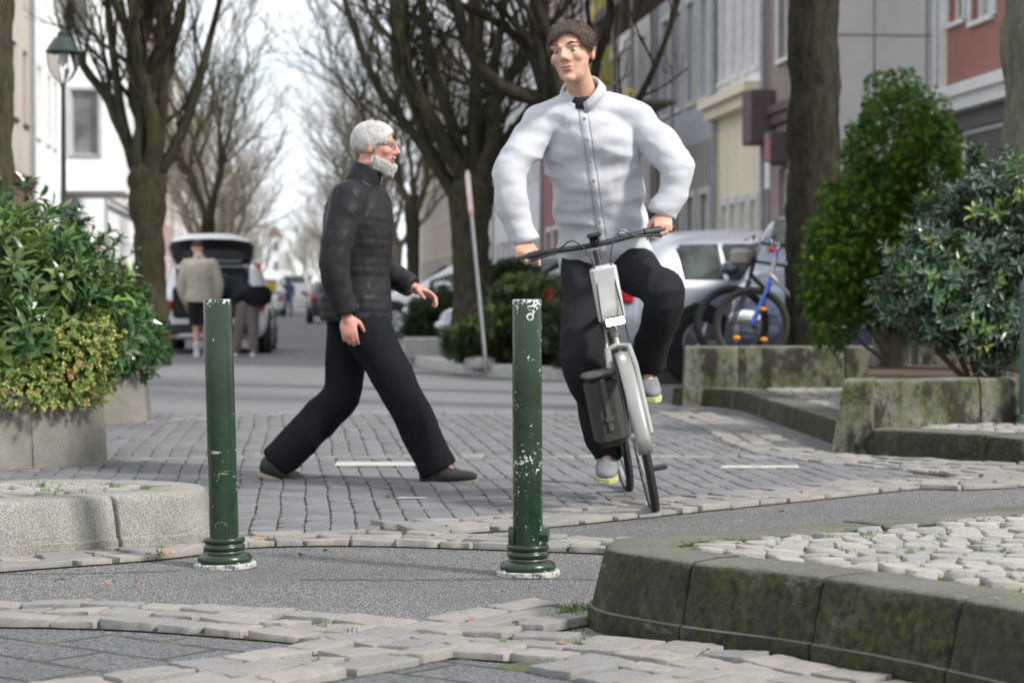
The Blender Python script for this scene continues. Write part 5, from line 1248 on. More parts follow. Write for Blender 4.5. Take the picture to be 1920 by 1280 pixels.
# ================================================================== BICYCLES
M_CHR = mat('chrome', (.6, .6, .62), .2, metal=.9)
def wheel_bike(t, c, r, tm=None, ax='x', spokes=20, rimw=.013, fat=.020, rm=None):
    M = Matrix(((0, 0, 1), (0, 1, 0), (-1, 0, 0)))
    b = MB(); pr = []
    for k_ in range(9):
        a = 2 * pi * k_ / 8; pr.append((r - fat + cos(a) * fat, sin(a) * fat * .95))
    b.lathe(pr, 48, c, M); b.f.pop(); b.f.pop(); b.m.pop(); b.m.pop(); o = b.build('wheel', tm or M_TYRE, t, ang=None)
    b = MB(); e_ = fat - .02; b.lathe([(r - .036 - e_, -rimw), (r - .058 - e_, -.007), (r - .058 - e_, .007), (r - .036 - e_, rimw), (r - .036 - e_, -rimw)], 48, c, M); b.f.pop(); b.f.pop(); b.m.pop(); b.m.pop()
    b.tube([(c[0] - .035, c[1], c[2]), (c[0] + .035, c[1], c[2])], .02, 10)
    for k_ in range(spokes):
        a = 2 * pi * k_ / spokes; sd_ = .03 if k_ % 2 else -.03
        b.tube([(c[0] + sd_, c[1] + cos(a + .4) * .018, c[2] + sin(a + .4) * .018), (c[0], c[1] + cos(a) * (r - .055), c[2] + sin(a) * (r - .055))], .0012, 3, 0, False)
    b.build('rim', rm or M_CHR, o); return o
def bicycle(name, label, loc, rz, fm, forkm=None, lean=0, steer=0, bar=True, refl=False, fender=None, group=None, crank=0, cat='bicycle', fat=.020, rm=None):
    t = thing(name, label, cat, loc, 0, group); t.rotation_euler = (0, lean, rz); t.rotation_mode = 'XYZ'
    t.rotation_euler = (Matrix.Rotation(rz, 3, 'Z') @ Matrix.Rotation(lean, 3, 'Y')).to_euler()
    r = .34; wheel_bike(t, (0, -.52, r), r, fat=fat, rm=rm)
    hx = Vector((0, .34, .93)); h2 = Vector((0, .385, .76)); bb = Vector((0, -.08, .30)); sc_ = Vector((0, -.24, .80)); ra = Vector((0, -.52, r))
    b = MB(); b.tube([sc_, hx - Vector((0, 0, .04))], .016, 10); b.tube([bb, h2 + Vector((0, 0, .02))], .021, 10); b.tube([bb, sc_ + (sc_ - bb) * .06], .017, 10); b.tube([hx, h2], .022, 12)
    for sg in (-1, 1): b.tube([bb + Vector((sg * .02, 0, 0)), ra + Vector((sg * .055, 0, 0))], .009, 8); b.tube([sc_ + Vector((sg * .012, 0, -.03)), ra + Vector((sg * .055, 0, 0))], .008, 8)
    b.build('frame', fm, t)
    # front assembly turns about the head tube
    ax = (hx - h2).normalized(); Ms = Matrix.Rotation(steer, 3, ax)
    S = lambda v: h2 + Ms @ (Vector(v) - h2)
    def turn(o): o.data.transform(Matrix.Translation(h2) @ Ms.to_4x4() @ Matrix.Translation(-h2)); [turn(c_) for c_ in o.children]; return o
    turn(wheel_bike(t, (0, .55, r), r, fat=fat, rm=rm))
    b = MB(); cr2 = h2 - ax * .035
    for sg in (-1, 1): b.tube([cr2, cr2 + Vector((sg * .045, .0, -.012)), cr2 + Vector((sg * .055, .02, -.10)), (sg * .055, .55, r)], [.014, .014, .014, .010], 8)
    b.tube([cr2, hx + ax * .06], .013, 10); turn(b.build('fork', forkm or fm, t))
    b = MB(); q = hx + ax * .12; b.tube([hx, q, q + Vector((0, .05, .01))], .013, 8); q = q + Vector((0, .05, .01))
    b.tube([q + Vector(v) for v in ((-.31, -.07, .02), (-.16, -.02, .02), (-.05, 0, 0), (.05, 0, 0), (.16, -.02, .02), (.31, -.07, .02))], .012, 8)
    hb = turn(b.build('handlebar', M_CHR, t)) if bar else None
    for sg in ((-1, 1) if bar else ()):
        b = MB(); b.tube([q + Vector((sg * .20, -.035, .02)), q + Vector((sg * .315, -.072, .02))], .017, 8); b.tube([q + Vector((sg * .2, -.0, .01)), q + Vector((sg * .29, .02, -.005))], .006, 6); turn(b.build('grip', M_BLK, hb))
    b = MB(); s2 = sc_ + (sc_ - bb).normalized() * .17; b.tube([sc_, s2], .013, 8); b.build('seat_post', M_CHR, t)
    b = MB(); b.ells([(s2 + Vector((0, y, z)), (w_, 0, 0), (0, 0, h_)) for y, z, w_, h_ in ((-.14, .045, .03, .02), (-.12, .04, .075, .035), (-.05, .03, .07, .03), (.04, .03, .03, .022), (.13, .028, .018, .016), (.15, .025, .008, .008))], 14); b.build('saddle', M_BLK, t)
    b = MB(); M = Matrix(((0, 0, 1), (0, 1, 0), (-1, 0, 0))); b.lathe([(.09, .035), (.09, .040)], 28, bb, M)
    for sg in (-1, 1):
        a = crank + (0 if sg > 0 else pi); e = bb + Vector((sg * .06, cos(a) * .17, sin(a) * .17)); b.tube([bb + Vector((sg * .055, 0, 0)), e], .010, 8); b.rbox(e + Vector((sg * .05, 0, 0)), (.09, .075, .02), .006)
    b.build('crankset', mat('dark_crank', (.05, .05, .05), .4, metal=.5), t)
    if refl:
        for a, cc in ((2.2, .55), (4.0, .55), (-.7, .55)):
            b = MB(); b.ell((.0, cc + cos(a) * .17, r + sin(a) * .17), (.02, .035, .022), n=10); turn(b.build('reflector', mat('orange_reflector', (.9, .30, .01), .25), t))
    if fender:
        b = MB(); rows = []
        for k_ in range(15):
            a = R(-8 + 150 * k_ / 14); rows.append([(x, .55 + cos(a) * (r + .022 - abs(x) * .25), r + sin(a) * (r + .022 - abs(x) * .25)) for x in (-.03, -.015, 0, .015, .03)])
        b.loft(rows, closed=False, caps=False); o = b.build('mudguard', fender, t); m = o.modifiers.new('t', 'SOLIDIFY'); m.thickness = .003; turn(o)
        b = MB(); rows = []
        for k_ in range(17):
            a = R(60 + 150 * k_ / 16); rows.append([(x, -.52 + cos(a) * (r + .022 - abs(x) * .25), r + sin(a) * (r + .022 - abs(x) * .25)) for x in (-.03, -.015, 0, .015, .03)])
        b.loft(rows, closed=False, caps=False); o = b.build('mudguard', fender, t); m = o.modifiers.new('t', 'SOLIDIFY'); m.thickness = .003
    return t
M_BF = mat('blue_fork_paint', (.015, .10, .55), .3, coat=.5); M_GF = mat('silver_frame_paint', (.42, .42, .42), .35, metal=.3); M_RF = mat('dark_frame_paint', (.03, .03, .05), .35, coat=.4); M_REDP = mat('red_plastic', (.6, .02, .03), .3)
bk = bicycle('bicycle', 'silver bicycle with a blue fork and orange reflectors, leaning by the dark trunk', (wx(1408, 19.8) + .55, 19.75, .33), R(84), M_GF, M_BF, R(5), R(-10), refl=True, fat=.030, rm=mat('dark_rim', (.05, .05, .055), .4, metal=.4), group='bicycles parked in front of the silver car')
b = MB(); b.ell((0, .37, 1.0), (.03, .03, .03), n=10); b.build('lamp', M_REDP, bk)
bk = bicycle('bicycle', 'dark bicycle with rust brown tyres, farther back beside the silver and blue one', (wx(1372, 20.2) + .55, 20.2, .34), R(82), M_RF, None, R(-4), R(14), refl=False, fat=.030, rm=mat('dark_rim', (.05, .05, .055), .4), group='bicycles parked in front of the silver car')
b = MB(); b.rbox((0, .47, .93), (.2, .18, .15), .03); b.build('basket', mat('basket_grey', (.3, .28, .26), .7), bk)
# ================================================================== PEOPLE
def skin(name, c, c2):
    k = NT(name); k.col(k.mix(k.ramp(k.noise(22, 4, .6), [(.35, 0), (.65, 1)]), c, c2)); k.rough(.5, spec=.4)
    k.b.inputs['Subsurface Weight'].default_value = .12; k.b.inputs['Subsurface Radius'].default_value = (.02, .008, .004); k.col(k.mix(k.math('MULTIPLY', k.ramp(k.noise(60, 5, .7), [(.45, 0), (.7, 1)]), .35), k.b.inputs['Base Color'].links[0].from_socket, (c[0] * .85, c[1] * .6, c[2] * .55))); k.bump(k.noise(150, 3, .6), .3, .002); return k.m
def frame3(F, Uu):
    F = Vector(F).normalized(); Uu = Vector(Uu); S = F.cross(Uu).normalized(); Uu = S.cross(F).normalized(); return S, F, Uu   # S = the figure's right
def head_parts(mb, c, F, Uu, h=.235, beard=0):
    S, F, Uu = frame3(F, Uu); k = h / .235; M = Matrix((S, F, Uu)).transposed()
    T = lambda x, y, z: Vector(c) + (S * x + F * y + Uu * z) * k
    E = lambda p, r: mb.ell(T(*p), [q * k for q in r], M, 20)
    E((0, -.012, .030), (.076, .096, .086)); E((0, .018, -.012), (.066, .078, .092)); E((0, .030, -.066), (.050, .055, .042)); E((0, .072, -.088), (.024, .020, .018))
    E((0, .03, -.03), (.060, .062, .06))
    for s_ in (-1, 1):
        E((s_ * .040, .062, -.012), (.024, .026, .022)); E((s_ * .078, -.008, -.004), (.010, .020, .031)); E((s_ * .082, -.014, .012), (.010, .012, .014))
        E((s_ * .032, .0765, .0225), (.0165, .0135, .0075)); E((s_ * .032, .0755, .0005), (.0165, .0125, .0060))
        mb.tube([T(s_ * .012, .092, .030), T(s_ * .034, .090, .036), T(s_ * .055, .074, .030)], [.007 * k, .009 * k, .007 * k], 8)
    mb.tube([T(0, .090, .030), T(0, .100, .012), T(0, .114, -.012), T(0, .114, -.020)], [.008 * k, .010 * k, .0135 * k, .013 * k], 10)
    for s_ in (-1, 1): E((s_ * .013, .100, -.020), (.009, .011, .008))
    E((0, .088, -.046), (.024, .011, .0055)); E((0, .087, -.058), (.021, .011, .0065))
    return T, M, k
def face_bits(t, T, M, k, loc, eyecol=(.12, .07, .04), brow=(.06, .04, .03), lips=(.45, .2, .17)):
    for s_ in (-1, 1):
        b = MB(); b.ell(T(s_ * .032, .0745, .012), [.0135 * k] * 3, M, 14); o = b.build('eye', mat('eye_white', (.42, .39, .37), .2, var=.05), t)
        b = MB(); b.ell(T(s_ * .032, .0858, .011), (.0062 * k, .0035 * k, .0062 * k), M, 10); b.build('iris', mat('iris_brown', eyecol, .15), o)
        b = MB(); b.tube([T(s_ * .016, .099, .036), T(s_ * .034, .099, .042), T(s_ * .056, .082, .036)], [.0025 * k, .0036 * k, .0018 * k], 8); b.build('eyebrow', mat('brow_%d' % int(brow[0] * 100), brow, .8), t)
    b = MB(); b.ell(T(0, .094, -.0465), (.022 * k, .0075 * k, .004 * k), M, 12); b.ell(T(0, .093, -.0575), (.019 * k, .0075 * k, .005 * k), M, 12); b.build('lips', mat('lips', lips, .4), t)
def hand_parts(mb, wrist, d, pn, side, curl=.5, k=1.0, grip=None):
    """d: towards the knuckles, pn: palm normal, side: direction of the thumb edge"""
    d = Vector(d).normalized(); pn = Vector(pn).normalized(); sd_ = Vector(side) - d * Vector(side).dot(d); sd_.normalize(); pn = (pn - d * pn.dot(d) - sd_ * pn.dot(sd_)).normalized(); w_ = Vector(wrist)
    M = Matrix((sd_, d, pn)).transposed()
    mb.cap(w_ - d * .03, w_ + d * .02, .026 * k, .027 * k, 12, 0, .72, sd_)
    mb.ell(w_ + d * .050 * k, (.042 * k, .052 * k, .017 * k), M, 16); mb.ell(w_ + d * .035 * k + sd_ * .022 * k + pn * .006, (.020 * k, .034 * k, .016 * k), M, 12)
    Ls = [.072, .080, .074, .060]
    for i, L in enumerate(Ls):
        q = w_ + d * (.086 - .004 * abs(i - 1)) * k + sd_ * (.030 - .0195 * i) * k; c = curl * (1 + .12 * i); a = c * .55; pts = [q - d * .02]; rd = [.0095 * k]
        dd = d
        for j, f in enumerate((.46, .30, .24)):
            pts.append(q); rd.append((.0095 - .0009 * j) * k); dd = (d * cos(a) + pn * sin(a) + sd_ * (.05 - .035 * i) * (1 - curl * .4)).normalized(); q = q + dd * L * f * k; a += c * (.9 if j == 0 else .7)
        pts.append(q); rd.append(.0068 * k); mb.tube(pts, rd, 10); mb.ell(q, [.0072 * k] * 3, None, 8)
    q = w_ + d * .018 * k + sd_ * .026 * k + pn * .004; t1 = (d * .62 + sd_ * .75 + pn * (.3 + curl * .3)).normalized(); t2 = (d * .9 + sd_ * .28 + pn * (.25 + curl * .5)).normalized()
    mb.tube([q, q + t1 * .038 * k, q + t1 * .038 * k + t2 * .030 * k, q + t1 * .038 * k + t2 * .054 * k], [.014 * k, .0115 * k, .0105 * k, .008 * k], 10); mb.ell(q + t1 * .038 * k + t2 * .054 * k, [.008 * k] * 3, None, 8)
def torso_secs(pel, che, nek, Sp, Sc, pad=0, k=1.0, hem=0, belly=0, box=0, top=True, bulge=1.0):
    up = (che - pel).normalized(); secs = []
    tab = [(-.20, .155, .115), (-.08, .172, .125), (.08, .168, .122), (.28, .150, .112), (.45, .150, .114), (.62, .165, .122), (.80, .178, .122), (.93, .170, .108), (1.03, .125, .088), (1.09, .075, .068)]
    for t_, a, b_ in tab:
        if t_ < hem - .01: continue
        if t_ < .8: a = max(a, box)
        c = pel.lerp(che, t_) if t_ <= 1 else che.lerp(nek, (t_ - 1) * 5)
        S = Sp.lerp(Sc, min(1, max(0, t_))).normalized(); F = up.cross(S).normalized()
        bb = b_ * k + pad * bulge + (belly * math.exp(-((t_ - .25) / .25) ** 2)); c = c - F * 0
        secs.append((c, S * (a * k + pad), F * bb))
    return secs
def shoe(t, ank, toe_dir, m_up, m_sole, k=1.0, up=Vector((0, 0, 1)), name='shoe'):
    d = Vector(toe_dir).normalized(); u_ = (up - d * up.dot(d)).normalized(); s_ = d.cross(u_); b = MB()
    h = ank - u_ * .055 * k; M = Matrix((s_, d, u_)).transposed()
    b.ells([(h + d * y * k + u_ * z * k, s_ * w_ * k, u_ * hh * k) for y, z, w_, hh in ((-.085, .008, .012, .02), (-.075, .012, .034, .04), (-.03, .022, .04, .055), (.02, .018, .042, .05), (.08, .0, .047, .034), (.13, -.008, .046, .026), (.17, -.012, .034, .02), (.185, -.014, .012, .01))], 16)
    b.tube([ank + u_ * .045 * k, ank - u_ * .02 * k], [.047 * k, .05 * k], 14)
    o = b.build(name, m_up, t, ang=None)
    b = MB(); rows = []
    for z, e in ((-.052, -.002), (-.048, .003), (-.030, .003), (-.028, 0)):
        rows.append([h + u_ * z * k + s_ * x * (1 + e * 12) * k + d * (y + (e if y > 0 else -e)) * k for x, y in ((-.03, -.08), (.03, -.08), (.041, -.04), (.036, .02), (.046, .08), (.045, .13), (.028, .178), (-.01, .19), (-.035, .17), (-.046, .13), (-.046, .08), (-.038, .02), (-.041, -.04))])
    b.loft(rows); b.build('sole', m_sole, o, ang=40); return o
def leg_tube(mb, hip, knee, ank, r=(.095, .068, .052), k=1.0, bag=0, n=18):
    pp = catmull([hip, hip.lerp(knee, .5), knee, knee.lerp(ank, .45) , ank], .04); m_ = len(pp); rr = []
    L1 = (knee - hip).length; L2 = (ank - knee).length; s_ = 0
    for i, p in enumerate(pp):
        if i: s_ += (pp[i] - pp[i - 1]).length
        t_ = min(s_ / (L1 + L2), 1); tk = L1 / (L1 + L2)
        rr.append((r[0] + (r[1] - r[0]) * t_ / tk) * k if t_ < tk else (r[1] + (r[2] - r[1]) * (t_ - tk) / (1 - tk)) * k)
    mb.tube(pp, rr, n)
def hairdo(t, T, M, k, m, rough_=.006, low=-.02, fringe=.045, side=1, name='hair', strands=1.0, swirl=.25):
    b = MB(); n = 36; rows = []
    for i in range(15):
        ph = pi * .60 * i / 14; row = []
        for j in range(n):
            th = 2 * pi * j / n; fr = max(0, sin(th)); lim = ph
            mx_ = .60 * pi - fr ** 2 * .34 * pi
            ph2 = mx_ * i / 14; r_ = (.0835, .104, .0915)
            p = Vector((r_[0] * sin(ph2) * cos(th), r_[1] * sin(ph2) * sin(th) - .014, r_[2] * cos(ph2) + .032))
            nz = noise.noise(Vector((p.x * 60, p.y * 14, p.z * 25))) * rough_ + noise.noise(Vector((p.x * 160, p.y * 40, p.z * 60))) * rough_ * .5; e = 1 + nz / .08 - (.07 if i == 14 else 0)
            row.append(T(p.x * e, p.y * e, p.z * e))
        rows.append(row)
    b.loft(rows, caps=True)
    if strands:
        for q in range(3200):
            th = U(0, 2 * pi); fr = max(0, sin(th)); mx_ = .585 * pi - fr ** 2 * .325 * pi; a = mx_ * math.sqrt(U(.0, 1)); r_ = (.085, .1055, .093)
            L = U(.028, .055) * strands; pts = []; rad = []; li0 = U(.2, 1.6)
            for j in range(4):
                aa = a + (j / 3) * L / .09 * (.6 if fr > .3 else 1); th2 = th + (swirl + .9 * noise.noise(Vector((th * 1.5, a * 3, 2)))) * j / 3; li = .001 + .0035 * strands * sin(pi * (j + .6) / 4.2) * li0
                p = Vector(((r_[0] + li) * sin(aa) * cos(th2), (r_[1] + li) * sin(aa) * sin(th2) - .014, (r_[2] + li) * cos(aa) + .032)); pts.append(T(*p)); rad.append((.0013, .0016, .0012, .0004)[j] * k)
            b.tube(pts, rad, 4, 0, False)
    return b.build(name, m, t, ang=None)

def figure(name, label, loc, J, opt, voxel=.007):
    t = thing(name, label, 'person', loc, 0); o_ = Vector(loc); J = {a: (Vector(b_) - o_ if a[0] not in 'FSU' else Vector(b_).normalized()) for a, b_ in J.items()}
    k = opt.get('k', 1.0); Sp, Sc = J['Sp'], J['Sc']; b = MB()
    secs = torso_secs(J['pel'], J['che'], J['nek'], Sp, Sc, 0, k); b.ells(secs, 22)
    T, M, hk = head_parts(b, J['head'], J['Fh'], J['Uh'], .238 * k * opt.get('hs', 1))
    b.cap(J['nek'] - (J['head'] - J['nek']).normalized() * .05, J['head'] - J['Uh'] * .05 - J['Fh'] * .015, .060 * k, .054 * k, 16)
    for s_ in 'RL':
        b.cap(J['sh' + s_], J['el' + s_], .050 * k, .040 * k, 14); b.cap(J['el' + s_], J['wr' + s_], .041 * k, .026 * k, 14)
        hd = opt['hand' + s_]; hand_parts(b, J['wr' + s_], *hd[:4], k * 1.03)
        leg_tube(b, J['hi' + s_], J['kn' + s_], J['an' + s_], (.085, .055, .038), k, n=16); d = J['Ft' + s_]
        b.cap(J['an' + s_], J['an' + s_] + d * .07 * k - Vector((0, 0, .035)), .032 * k, .022 * k, 12)
        b.ell(J['sh' + s_], [.058 * k] * 3, None, 14)
    body = fuse(b, 'body', opt['skin'], t, voxel * .8, 3)
    if opt.get('face', True): face_bits(t, T, M, hk, loc, brow=opt.get('brow', (.06, .04, .03)), lips=opt.get('lips', (.45, .2, .17)))
    if opt.get('hair'): hairdo(t, T, M, hk, opt['hair'], opt.get('hairr', .008), strands=opt.get('strands', 0))
    # upper garment
    g_ = opt['top']; b = MB(); pad = g_['pad']; secs = torso_secs(J['pel'], J['che'], J['nek'], Sp, Sc, pad, k, g_['hem'], g_.get('belly', 0), g_.get('box', 0))
    if g_.get('quilt'):
        s2 = []
        for i in range(len(secs) - 1):
            n_ = 6
            for j in range(n_):
                q = j / n_; s2.append(tuple(secs[i][m_].lerp(secs[i + 1][m_], q) for m_ in range(3)))
        s2.append(secs[-1]); acc = 0; s3 = []
        for i, (c, a, bb) in enumerate(s2):
            if i: acc += (s2[i][0] - s2[i - 1][0]).length
            f = 1 + .028 * abs(sin(acc * pi / .045)) ** .6; s3.append((c, a * f, bb * f))
        secs = s3
    b.ells(secs, 26)
    for s_ in 'RL':
        sh, el, wr = J['sh' + s_], J['el' + s_], J['wr' + s_]; w2 = el.lerp(wr, g_.get('cuff', .93)); pp = catmull([sh, el, w2], .03); n_ = len(pp); r0, r1, r2 = g_['sl']; L1 = (el - sh).length; L2 = (w2 - el).length; acc = 0; rr = []
        for i, p in enumerate(pp):
            if i: acc += (pp[i] - pp[i - 1]).length
            q = acc / (L1 + L2); tk = L1 / (L1 + L2); r_ = r0 + (r1 - r0) * q / tk if q < tk else r1 + (r2 - r1) * (q - tk) / (1 - tk)
            if g_.get('quilt'): r_ *= 1 + .045 * abs(sin(acc * pi / .045)) ** .6
            rr.append(r_ * k)
        b.tube(pp, rr, 20); b.ell(sh, [r0 * k * 1.0] * 3, None, 16)
        if g_.get('trap'): b.cap(J['nek'] - Vector((0, 0, .035)), sh - Vector((0, 0, .0)), .070 * k, r0 * .95 * k, 16)
        b.cap(J['che'].lerp(sh, .3) - Vector((0, 0, .01)), sh, .082 * k, r0 * .97 * k, 16)
    if g_.get('collar'):
        d = (J['head'] - J['nek']).normalized(); b.tube([J['nek'] - d * .03, J['nek'] + d * g_['collar']], [.085 * k, .074 * k], 20)
    top = fuse(b, g_['name'], g_['mat'], t, voxel, g_.get('smooth', 4), g_.get('wr', 0), g_.get('wscale', 8), g_.get('wst', (1, 1, 1)))
    # lower garment
    g_ = opt['low']; b = MB(); secs = torso_secs(J['pel'], J['che'], J['nek'], Sp, Sc, .010, k)[:4]; b.ells(secs, 22)
    for s_ in 'RL':
        hi, kn, an = J['hi' + s_], J['kn' + s_], J['an' + s_]
        if g_.get('short'): b.tube(catmull([hi, kn.lerp(hi, .12)], .04), [.105 * k] * len(catmull([hi, kn.lerp(hi, .12)], .04)), 18)
        else: leg_tube(b, hi, kn, kn.lerp(an, g_.get('len', .97)), g_['r'], k)
        b.ell(hi, [g_['r'][0] * k if 'r' in g_ else .105] * 3, None, 16)
    fuse(b, g_['name'], g_['mat'], t, voxel, 4, g_.get('wr', .006), g_.get('wscale', 8), (1.3, 1.3, .6))
    for s_ in 'RL':
        if g_.get('short'):
            b = MB(); b.cap(J['an' + s_] + Vector((0, 0, .14)), J['an' + s_], .05 * k, .046 * k, 14); b.build('sock', mat('sock_white', (.6, .62, .68), .9), t)
        shoe(t, J['an' + s_], J['Ft' + s_], opt['shoe'][0], opt['shoe'][1], k * 1.02, J.get('Ut' + s_, Vector((0, 0, 1))))
    return t, T, M, hk, J
def cloth(name, c, rough=.85, var=.2, sc=30, wv=500, bump=.2):
    k = NT(name); k.col(k.mix(k.ramp(k.noise(sc, 4, .6), [(.35, 0), (.65, 1)]), tuple(x * (1 - var) for x in c), c)); k.rough(rough, spec=.12); k.b.inputs['Sheen Weight'].default_value = .0
    k.bump(k.noise(wv, 3, .6), bump, .002); k.bump(k.noise(26, 4, .5), .25, .01); return k.m
V = Vector
SK1 = skin('skin_light', (.60, .37, .27), (.50, .28, .20)); SK2 = skin('skin_ruddy', (.58, .31, .25), (.50, .22, .18))
# ---- walking man
D = 11.25
w_ = lambda x, y, d=D: P(x, y, d)
J = dict(pel=w_(668, 585), che=w_(674, 366), nek=w_(682, 338), head=w_(704, 278), Fh=(1, -.22, -.10), Uh=(.10, 0, 1), Sp=(.28, -1, 0), Sc=(-.22, -1, 0),
         shR=w_(655, 372, D - .19), elR=w_(628, 492, D - .27), wrR=w_(650, 592, D - .26), shL=w_(690, 372, D + .19), elL=w_(712, 492, D + .24), wrL=w_(776, 540, D + .16),
         hiR=w_(678, 600, D - .09), knR=w_(752, 735, D - .10), anR=w_(818, 872, D - .08), hiL=w_(658, 600, D + .09), knL=w_(640, 742, D + .09), anL=w_(525, 862, D + .08),
         FtR=(1, -.12, .10), FtL=(1, -.1, -.32))
opt = dict(k=1.03, skin=SK2, handR=((.15, 0, -1), (.35, .9, 0), (1, 0, .1), .55), handL=((1, -.2, -.35), (-.2, -.3, -1), (.2, -1, .2), .6),
           top=dict(name='padded_jacket', mat=cloth('black_padded_nylon', (.022, .022, .024), .42, .2), pad=.044, hem=-.1, sl=(.088, .072, .055), quilt=1, collar=.075, smooth=2, cuff=.97, wr=.004, wscale=14),
           low=dict(name='trousers', mat=cloth('black_trousers', (.010, .011, .014)), r=(.118, .094, .090), len=1.06, wr=.012, wscale=6),
           shoe=(mat('dark_shoe', (.035, .033, .03), .7), mat('beige_sole', (.36, .30, .22), .7)), brow=(.4, .38, .36), lips=(.4, .16, .14))
t, T, M, hk, JJ = figure('person', 'elderly man with white hair and glasses striding right in a black padded jacket', w_(668, 905) * V((1, 1, 0)), J, opt, .008)
HW = mat('white_hair', (.56, .545, .52), .8, var=.12, scale=30)
hairdo(t, T, M, hk, HW, .006, strands=.8)
b = MB()
for i in range(18):
    th = pi * i / 17; x = cos(th) * .060; b.ell(T(x, .026 + sin(th) * .052, -.060 - .026 * sin(th)), (.009, .011, .024 * hk), M, 10)

for q in range(900):
    th = U(-.02, 1.02) * pi; zz = U(0, 1); rr = (.070 + .004 * sin(th), .066 + .030 * sin(th)); p = Vector((cos(th) * rr[0] * (1 - .25 * zz), .012 + sin(th) * rr[1] * (1 - .15 * zz), -.040 - .026 * sin(th) ** 2 - .050 * zz)); d_ = Vector((cos(th) * .3, sin(th) * .35, -1)) + Vector((U(-.4, .4), U(-.4, .4), U(-.2, .2))); d_.normalize(); l_ = U(.012, .026)
    b.tube([T(*p), T(*(p + d_ * l_ * .5)), T(*(p + d_ * l_ - Vector((0, .003, 0))))], [.0016, .0014, .0005], 4, 0, False)
b.ell(T(0, .098, -.036), (.026, .007, .006), M, 10); b.ell(T(0, .074, -.095), (.032, .022, .026), M, 12)
b.build('beard', HW, t, ang=None)
b = MB()
for s_ in (-1, 1):
    b.tube([T(s_ * .034 + cos(a) * .021, .104 - abs(s_ * .034 + cos(a) * .021) * .12, .010 + sin(a) * .015) for a in [2 * pi * i / 16 for i in range(17)]], .0016, 6); b.tube([T(s_ * .055, .097, .014), T(s_ * .078, .06, .014), T(s_ * .086, -.01, .012)], .0017, 6)
b.tube([T(-.013, .104, .012), T(.013, .104, .012)], .0017, 6); b.build('glasses', M_BLK, t)

# ---- cyclist and his bicycle
BL = R(11.5); BO = V((.575, 10.12, .0)); HEAD = pi + R(3)
M_BIKE = mat('bike_grey_paint', (.10, .10, .10), .35, coat=.4); M_FEND = mat('grey_fender', (.34, .34, .32), .35, metal=.4)
bk = bicycle('bicycle', 'dark city bicycle with a lit front lamp and one grey pannier, ridden towards the viewer', tuple(BO), HEAD, M_BIKE, mat('light_grey_fork', (.40, .40, .38), .3, metal=.3), BL, R(-3), bar=False, fender=M_FEND, crank=R(88))
# higher bars, head bag, light, carrier
b = MB(); b.tube([(0, .31, 1.02), (0, .285, 1.14)], .016, 10); b.tube([(x, y, z) for x, y, z in ((-.35, .20, 1.17), (-.2, .265, 1.175), (-.06, .29, 1.165), (.06, .29, 1.165), (.2, .265, 1.175), (.35, .20, 1.17))], .013, 10); b.build('handlebar', M_BLK, bk)
for sg in (-1, 1):
    b = MB(); b.tube([(sg * .22, .258, 1.175), (sg * .355, .198, 1.17)], .0175, 10); b.tube([(sg * .17, .30, 1.165), (sg * .29, .265, 1.15)], .006, 6); b.build('grip', M_BLK, bk)
b = MB(); b.rbox((0, .405, .95), (.115, .05, .25), .014, M=Matrix.Rotation(R(-10), 3, 'X')); b.build('front_panel', mat('pale_grey_panel', (.52, .53, .52), .35), bk)
b = MB(); b.rbox((0, .475, .83), (.095, .06, .045), .016); lamp = b.build('front_lamp', M_BLK, bk)
k = NT('lamp_lens_lit'); k.b.inputs['Base Color'].default_value = (1, 1, .9, 1); k.b.inputs['Emission Color'].default_value = (1, 1, .86, 1); k.b.inputs['Emission Strength'].default_value = 9
b = MB(); b.rbox((0, .508, .83), (.078, .012, .030), .005); b.build('lens', k.m, lamp)
b = MB()
for sg in (-1, 1): b.tube([(sg * .05, -.25, .76), (sg * .06, -.80, .76), (sg * .06, -.52, .34)], .006, 6)
for y in (-.35, -.5, -.65): b.tube([(-.055, y, .76), (.055, y, .76)], .005, 6)
b.build('carrier', M_BLK, bk)
for sg in (1,):
    b = MB(); b.rbox((sg * .115, .50, .47), (.13, .26, .30), .03); o = b.build('pannier', cloth('pannier_fabric', (.05, .049, .045), .7), bk)
    b = MB(); b.rbox((sg * .115, .50, .625), (.138, .27, .03), .012); b.box((sg * .115, .636, .50), (.02, .006, .22)); b.box((sg * .115, .640, .44), (.035, .012, .02)); b.build('flap', cloth('pannier_flap', (.085, .083, .075), .6), o)
for sg in (-1, 1):
    b = MB(); b.tube(catmull([(sg * .17, .30, 1.165), (sg * .10, .42, 1.20), (sg * .04, .44, 1.10), (sg * .045, .43, .90), (sg * .05, .42, .74)], .04), .0035, 5, 0, False); b.build('cable', M_BLK, bk)
b = MB(); b.tube([(.0, .285, 1.165), (.0, .31, 1.19)], .022, 10); b.rbox((.0, .325, 1.205), (.06, .05, .02), .006); b.build('display', M_BLK, bk)
b = MB(); b.ell((-.13, .275, 1.19), (.025, .025, .02), n=12); b.build('bell', M_CHR, bk)
Mb = Matrix.Translation(BO) @ (Matrix.Rotation(HEAD, 4, 'Z') @ Matrix.Rotation(BL, 4, 'Y'))
BK = lambda x, y, z: Mb @ V((x, y, z))
gR, gL = BK(.31, .215, 1.185), BK(-.31, .215, 1.185)
pR, pL = BK(.115, -.08, .15), BK(-.115, -.08, .49)
D = 10.1
